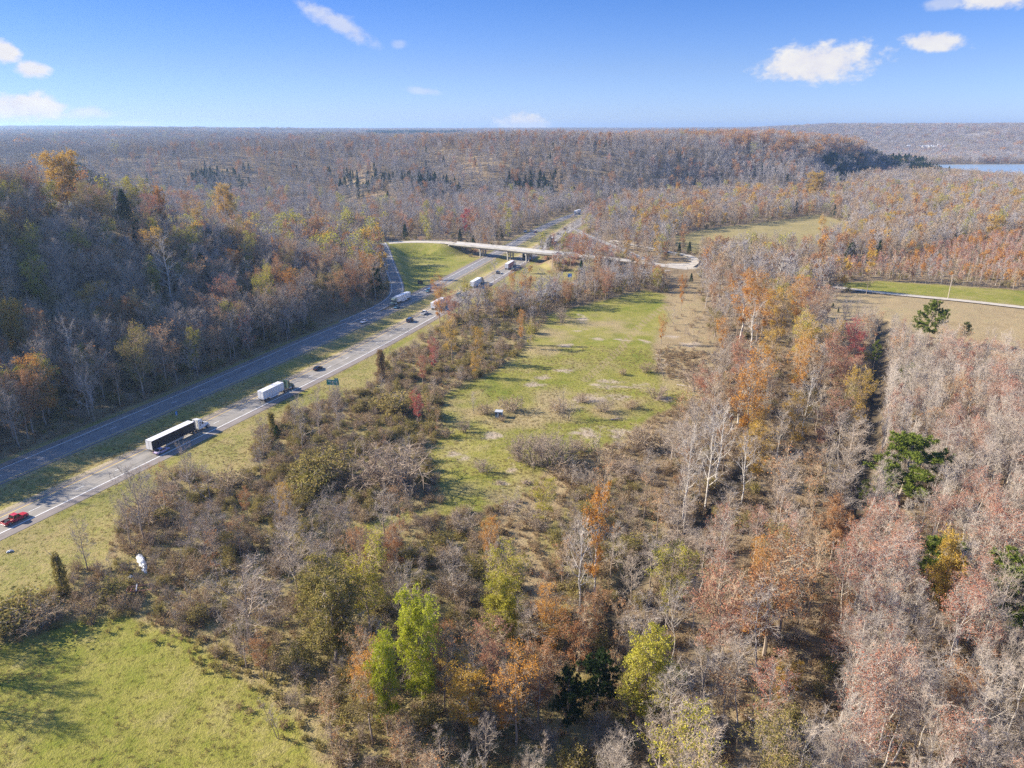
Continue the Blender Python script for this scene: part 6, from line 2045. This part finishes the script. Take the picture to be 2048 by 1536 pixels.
# ------------------------------------------------------------------ signs, poles and small things
M['sign_green'] = principled('sign_green', (.006, .22, .19), .4)
M['sign_blue'] = principled('sign_blue', (.015, .22, .62), .4)
M['sign_white'] = principled('sign_white', (.82, .84, .84), .4)
M['sign_back'] = worn('sign_back_dark', (.03, .035, .035), (.06, .06, .06), .8)
M['rust_steel'] = worn('rusty_steel', (.36, .14, .11), (.52, .36, .30), .9, .8)
M['sheet'] = worn('pale_plastic_sheet', (.72, .74, .76), (.42, .40, .36), .8, .5, amt=.8)
M['shed'] = worn('painted_shed_boards', (.12, .22, .28), (.22, .30, .34), .8, .8)
M['shed_roof'] = worn('shed_roof_grey', (.46, .48, .49), (.30, .30, .30), 1.2, .6)
M['log'] = worn('bleached_log', (.46, .40, .34), (.30, .24, .19), 1.2, .9)


def ground_z(x, y): return float(height(np.array([x]), np.array([y]))[0])


def panel_sign(name, label, px, py, w, h, z0, mat, rot, marks=(), posts=2, postmat='steel', back=None):
    x, y = G(px, py); z = ground_z(x, y)
    r = link(name, None, None, (x, y, z), (0, 0, rot)); tag(r, label, 'sign')
    mb = MB(); mb.box((0, 0, z0 + h / 2), (w, .06, h)); p = mb.build('panel', mat, r, .015)
    for cx, cz, bw, bh in marks:
        mb = MB(); mb.box((cx * w, -.045, z0 + h * cz), (bw * w, .02, bh * h)); mb.build('legend', M['sign_white'], p)
    for u in ((-.32, .32) if posts == 2 else (0,)):
        mb = MB(); mb.box((u * w, .12, (z0 + h) / 2 - .2), (.16, .16, z0 + h + .2)); mb.build('post', M[postmat], r)
    return r, p


gx, gy = G(667, 781)
ga = heading(gx, gy) - math.pi / 2
sg, pn = panel_sign('road_sign', 'green highway exit sign on two posts beside the eastbound lanes', 667, 782, 4.7, 2.1, 2.2, M['sign_green'], ga * .45,
                    [(-.27, .70, .24, .10), (.05, .62, .20, .10), (.28, .62, .16, .10), (.04, .24, .07, .16)])
mb = MB(); mb.box((1.45, 0, 4.3 + .36), (1.5, .06, .7)); tb_ = mb.build('exit_tab', M['sign_green'], sg, .01)
mb = MB(); mb.box((1.2, -.045, 4.66), (.28, .02, .3)); mb.box((1.7, -.045, 4.66), (.28, .02, .3)); mb.build('legend', M['sign_white'], tb_)
mb = MB(); mb.box((0, -.045, 4.3 - .05), (4.5, .02, .05)); mb.box((0, -.045, 2.26), (4.5, .02, .05)); mb.build('legend', M['sign_white'], pn)
panel_sign('marker_sign', 'narrow blue marker sign standing in the shaded median', 353.5, 832, .62, 1.25, .9, M['sign_blue'], .35, [(-.18, .72, .22, .34), (-.12, .28, .22, .34)], 1)
panel_sign('service_sign', 'square blue sign on the grass by the exit ramp', 1139.5, 561, 2.5, 2.4, 2.0, M['sign_blue'], -.2, [(.2, .22, .34, .3), (.25, .72, .16, .24)])
panel_sign('road_sign', 'dark back of a sign on two posts beside the westbound lanes', 841, 575, 3.4, 2.2, 2.0, M['sign_back'], -.35, (), 2, 'wood')
for px, py, lab in ((768, 481.5, 'small white sign at the top of the ramp before the trees'), (775, 481, 'second small white sign at the top of the ramp'), (826, 479.5, 'small white sign where the guard rail begins')):
    panel_sign('small_sign', lab, px, py + 4, .9, 1.0, 1.5, M['sign_white'], 0, (), 1)


def pole(label, px, py, h, arms=1, bz=None):
    x, y = on_ground(px, py) if bz is None else G(px, py, bz)
    z = ground_z(x, y)
    r = link('utility_pole', None, None, (x, y, z)); tag(r, label, 'pole')
    mb = MB(); mb.cyl((0, 0, h / 2 - .3), .2, h + .6, 10, 'z', .13); mb.build('shaft', M['wood_pole'], r)
    for k in range(arms):
        mb = MB(); mb.box((0, -.18, h - .5 - k), (2.4, .12, .14)); a = mb.build('crossarm', M['wood_pole'], r)
        for u in (-1.05, 0, 1.05):
            mb = MB(); mb.cyl((u, -.18, h - .32 - k), .06, .22, 8, 'z'); mb.build('insulator', M['lamp_white'], a)


M['wood_pole'] = worn('pale_pole_wood', (.50, .42, .33), (.36, .30, .24), 1.0, .85)
pole('pale wooden pole in front of the overpass, beside the yellow bush', 1104.5, 541, 12)
pole('pale wooden pole standing behind the overpass', 1111, 512, 11)
pole('pale wooden pole beside the lane on the green field', 1895, 600, 14)


def shed():
    x, y = G(998, 834); z = ground_z(x, y)
    r = link('field_shed', None, None, (x, y, z), (0, 0, -.18)); tag(r, 'small blue grey shed with white roof alone in the green field', 'shed')
    mb = MB(); mb.box((0, 0, 1.05), (2.3, 1.9, 2.0)); w = mb.build('wall', M['shed'], r, .02)
    mb = MB(); mb.box((0, 0, 2.16), (2.6, 2.2, .14)); mb.build('roof', M['shed_roof'], r, .02)
    for u in (-.72, .42):
        mb = MB(); mb.box((u, -.96, 1.5), (.62, .06, .42)); mb.build('opening', M['glass'], w)
    mb = MB(); mb.box((-.16, -.975, 1.0), (.2, .05, 1.9)); mb.build('corner_board', M['sheet'], w)
    mb = MB(); mb.box((.62, -.965, .72), (.8, .05, .9)); mb.build('door', M['sign_back'], w)
    mb = MB(); mb.box((1.17, .2, 1.3), (.05, 1.3, 1.2)); mb.build('side_board', M['sheet'], w)
    for u in (-1, 1):
        for v in (-.8, .8):
            mb = MB(); mb.box((u, v, .02), (.14, .14, .3)); mb.build('leg', M['wood'], r)


shed()


def crumpled(name, label, cat, px, py, L, W, rot, mat, seed, lift=.5):
    x, y = G(px, py); z = ground_z(x, y)
    rng = np.random.default_rng(seed); nx, ny = 26, 9
    u, v = np.meshgrid(np.linspace(-.5, .5, nx), np.linspace(-.5, .5, ny))
    edge_ = 1 - (2 * np.abs(u)) ** 3
    X = u * L + rng.normal(size=u.shape) * .06; Y = v * W * (.35 + .65 * edge_) + rng.normal(size=u.shape) * .08
    Zt = lift * (.4 + .6 * np.cos(v * 3)) * edge_ + rng.normal(size=u.shape) * .09 + .1
    V = np.stack([X.ravel(), Y.ravel(), Zt.ravel()], 1); V2 = V - [0, 0, .05]
    i = (np.arange(ny - 1)[:, None] * nx + np.arange(nx - 1)[None]).ravel()
    q = np.stack([i, i + 1, i + nx + 1, i + nx], 1)
    o = link(name, mesh_from(name, np.vstack([V, V2]), np.vstack([q, q[:, ::-1] + len(V)]), [mat]), None, (x, y, z), (0, 0, rot))
    tag(o, label, cat)
    return o


crumpled('plastic_sheet', 'long crumpled white plastic sheet lying in the roadside brush', 'plastic sheet', 284, 1128, 8.5, 1.5, -.95, M['sheet'], 3, .9)
crumpled('plastic_scrap', 'small white plastic scrap beside the black hollow in the brush', 'plastic scrap', 262, 1156, 1.0, .7, .3, M['sheet'], 5)
crumpled('plastic_scrap', 'white litter on the verge below the red pickup', 'litter', 20, 1104, 1.3, .8, .6, M['sheet'], 6, .3)


def steel_frame():
    x, y = G(280, 1182); z = ground_z(x, y) + .55
    r = link('steel_frame', None, None, (x, y, z), (0, 0, .22)); tag(r, 'rusty red steel frame lying in the brush above the lawn', 'steel frame')
    mb = MB()
    mb.box((0, .95, 0), (4.8, .13, .16)); mb.box((0, -.95, 0), (4.8, .13, .16))
    mb.build('long_rail', M['rust_steel'], r)
    for u in (-2.3, -1.5, -.7, 2.3):
        mb = MB(); mb.box((u, 0, .02), (.14, 1.77, .15)); mb.build('crossbar', M['rust_steel'], r)
    mb = MB(); mb.box((-.55, .1, .18), (.2, 2.6, .12), rz=.18); mb.build('loose_bar', M['sheet'], r)
    for u in (-2.2, 2.2):
        for v in (-.9, .9):
            mb = MB(); mb.box((u, v, -.32), (.12, .12, .46)); mb.build('leg', M['rust_steel'], r)


steel_frame()


def logs():
    for px, py, L, rot, lab in ((1540, 1462, 9, -.75, 'long bleached fallen log on the leaf strewn ground'), (1367, 772, 5, -.45, 'bleached fallen branch beside the big round shrub'),
                                (1480, 985, 7, .25, 'pale fallen trunk across the creek bank'), (1230, 838, 3, .4, 'short dark log on the field right of the bare tree'),
                                (400, 1072, 4, .1, 'grey fallen limb in the roadside brush')):
        x, y = G(px, py); z = ground_z(x, y)
        S = Shape(); rng = np.random.default_rng(int(px))
        t = np.linspace(-.5, .5, 9)
        S.tube(np.stack([t * L, rng.normal(size=9) * .05 * L / 5, .2 + 0 * t + rng.normal(size=9) * .02], 1), .2 * (1.2 - .6 * (t + .5)), 8)
        for q in range(4):
            u = rng.uniform(-.1, .5); a = rng.uniform(.4, 1.2) * rng.choice([-1, 1])
            S.tube(np.array([[u * L, 0, .2], [u * L + .7, math.sin(a) * .8, .5], [u * L + 1.5, math.sin(a) * 1.5, .7]]), np.array([.07, .05, .02]), 5)
        o = link('fallen_log', S.mesh('fallen_log', [M['log']]), None, (x, y, z), (0, 0, rot)); tag(o, lab, 'log')


logs()


def brush_pile():
    for px, py, lab, n in ((1052, 966, 'dark pile of cut branches at the field bottom', 90), (1000, 966, 'grey heap of cut twigs beside the dark pile', 50), (1236, 838, 'dark root ball on the right of the field', 60)):
        x, y = G(px, py); z = ground_z(x, y); rng = np.random.default_rng(int(px) + 5); S = Shape()
        p = rng.normal(size=(n, 3)) * [.9, .7, .25] + [0, 0, .4]; d = unit(rng.normal(size=(n, 3)) * [1, 1, .35])
        ln = rng.uniform(.5, 1.4, n)[:, None]
        S.twigs(p - d * ln * .5, p + d * ln, rng.uniform(.03, .08, n))
        o = link('brush_pile', S.mesh('brush_pile', [M['twig_dark']]), None, (x, y, z)); tag(o, lab, 'brush pile')


brush_pile()


def far_houses():
    M['house_wall'] = principled('house_siding_white', (.74, .75, .76), .7); M['house_roof'] = principled('house_roof_pale', (.55, .58, .62), .7)
    for q, (px, py, w) in enumerate([(1817, 299.5, 15), (1836, 299.5, 12), (1846, 300, 9), (1852, 300, 9), (1858, 300.5, 9), (1863, 300, 9), (1869, 300.5, 10), (1876, 297, 8), (1882, 301, 10), (1888, 301, 10)]):
        x, y = on_ground(px, py); z = ground_z(x, y) + 11
        r = link('house', None, None, (x, y, z - 11), (0, 0, .2 * (q % 3))); tag(r, ['larger white house at the start of the distant row', 'white house standing apart in the distant row'][q] if q < 2 else 'tiny white house in the distant row across the river', 'house', 'distant white houses')
        mb = MB(); mb.box((0, 0, 6), (w, 9, 14)); mb.build('wall', M['house_wall'], r)
        mb = MB(); mb.loft([[(u * (w / 2 + .4), -5, 12.98), (u * (w / 2 + .4), 5, 12.98), (u * (w / 2 + .4), 0, 16.2)] for u in (-1, 1)]); mb.build('roof', M['house_roof'], r)


far_houses()

# ------------------------------------------------------------------ the air between here and the far ridges
def build_haze():
    m = bpy.data.materials.new('haze'); m.use_nodes = True
    t = NT(m.node_tree); t.n.clear()
    out = t.new('ShaderNodeOutputMaterial'); v = t.new('ShaderNodeVolumePrincipled')
    v.inputs['Color'].default_value = (.45, .68, 1.0, 1)
    v.inputs['Density'].default_value = HAZE
    v.inputs['Anisotropy'].default_value = .35
    t.l.new(v.outputs[0], out.inputs['Volume'])
    mb = MB(); mb.box((0, 0, 63), (18200, 18200, 134))
    o = mb.build('haze', m)
    prop(o, 'thin blue haze over the whole valley', 'stuff')


HAZE = 0.0001
build_haze()
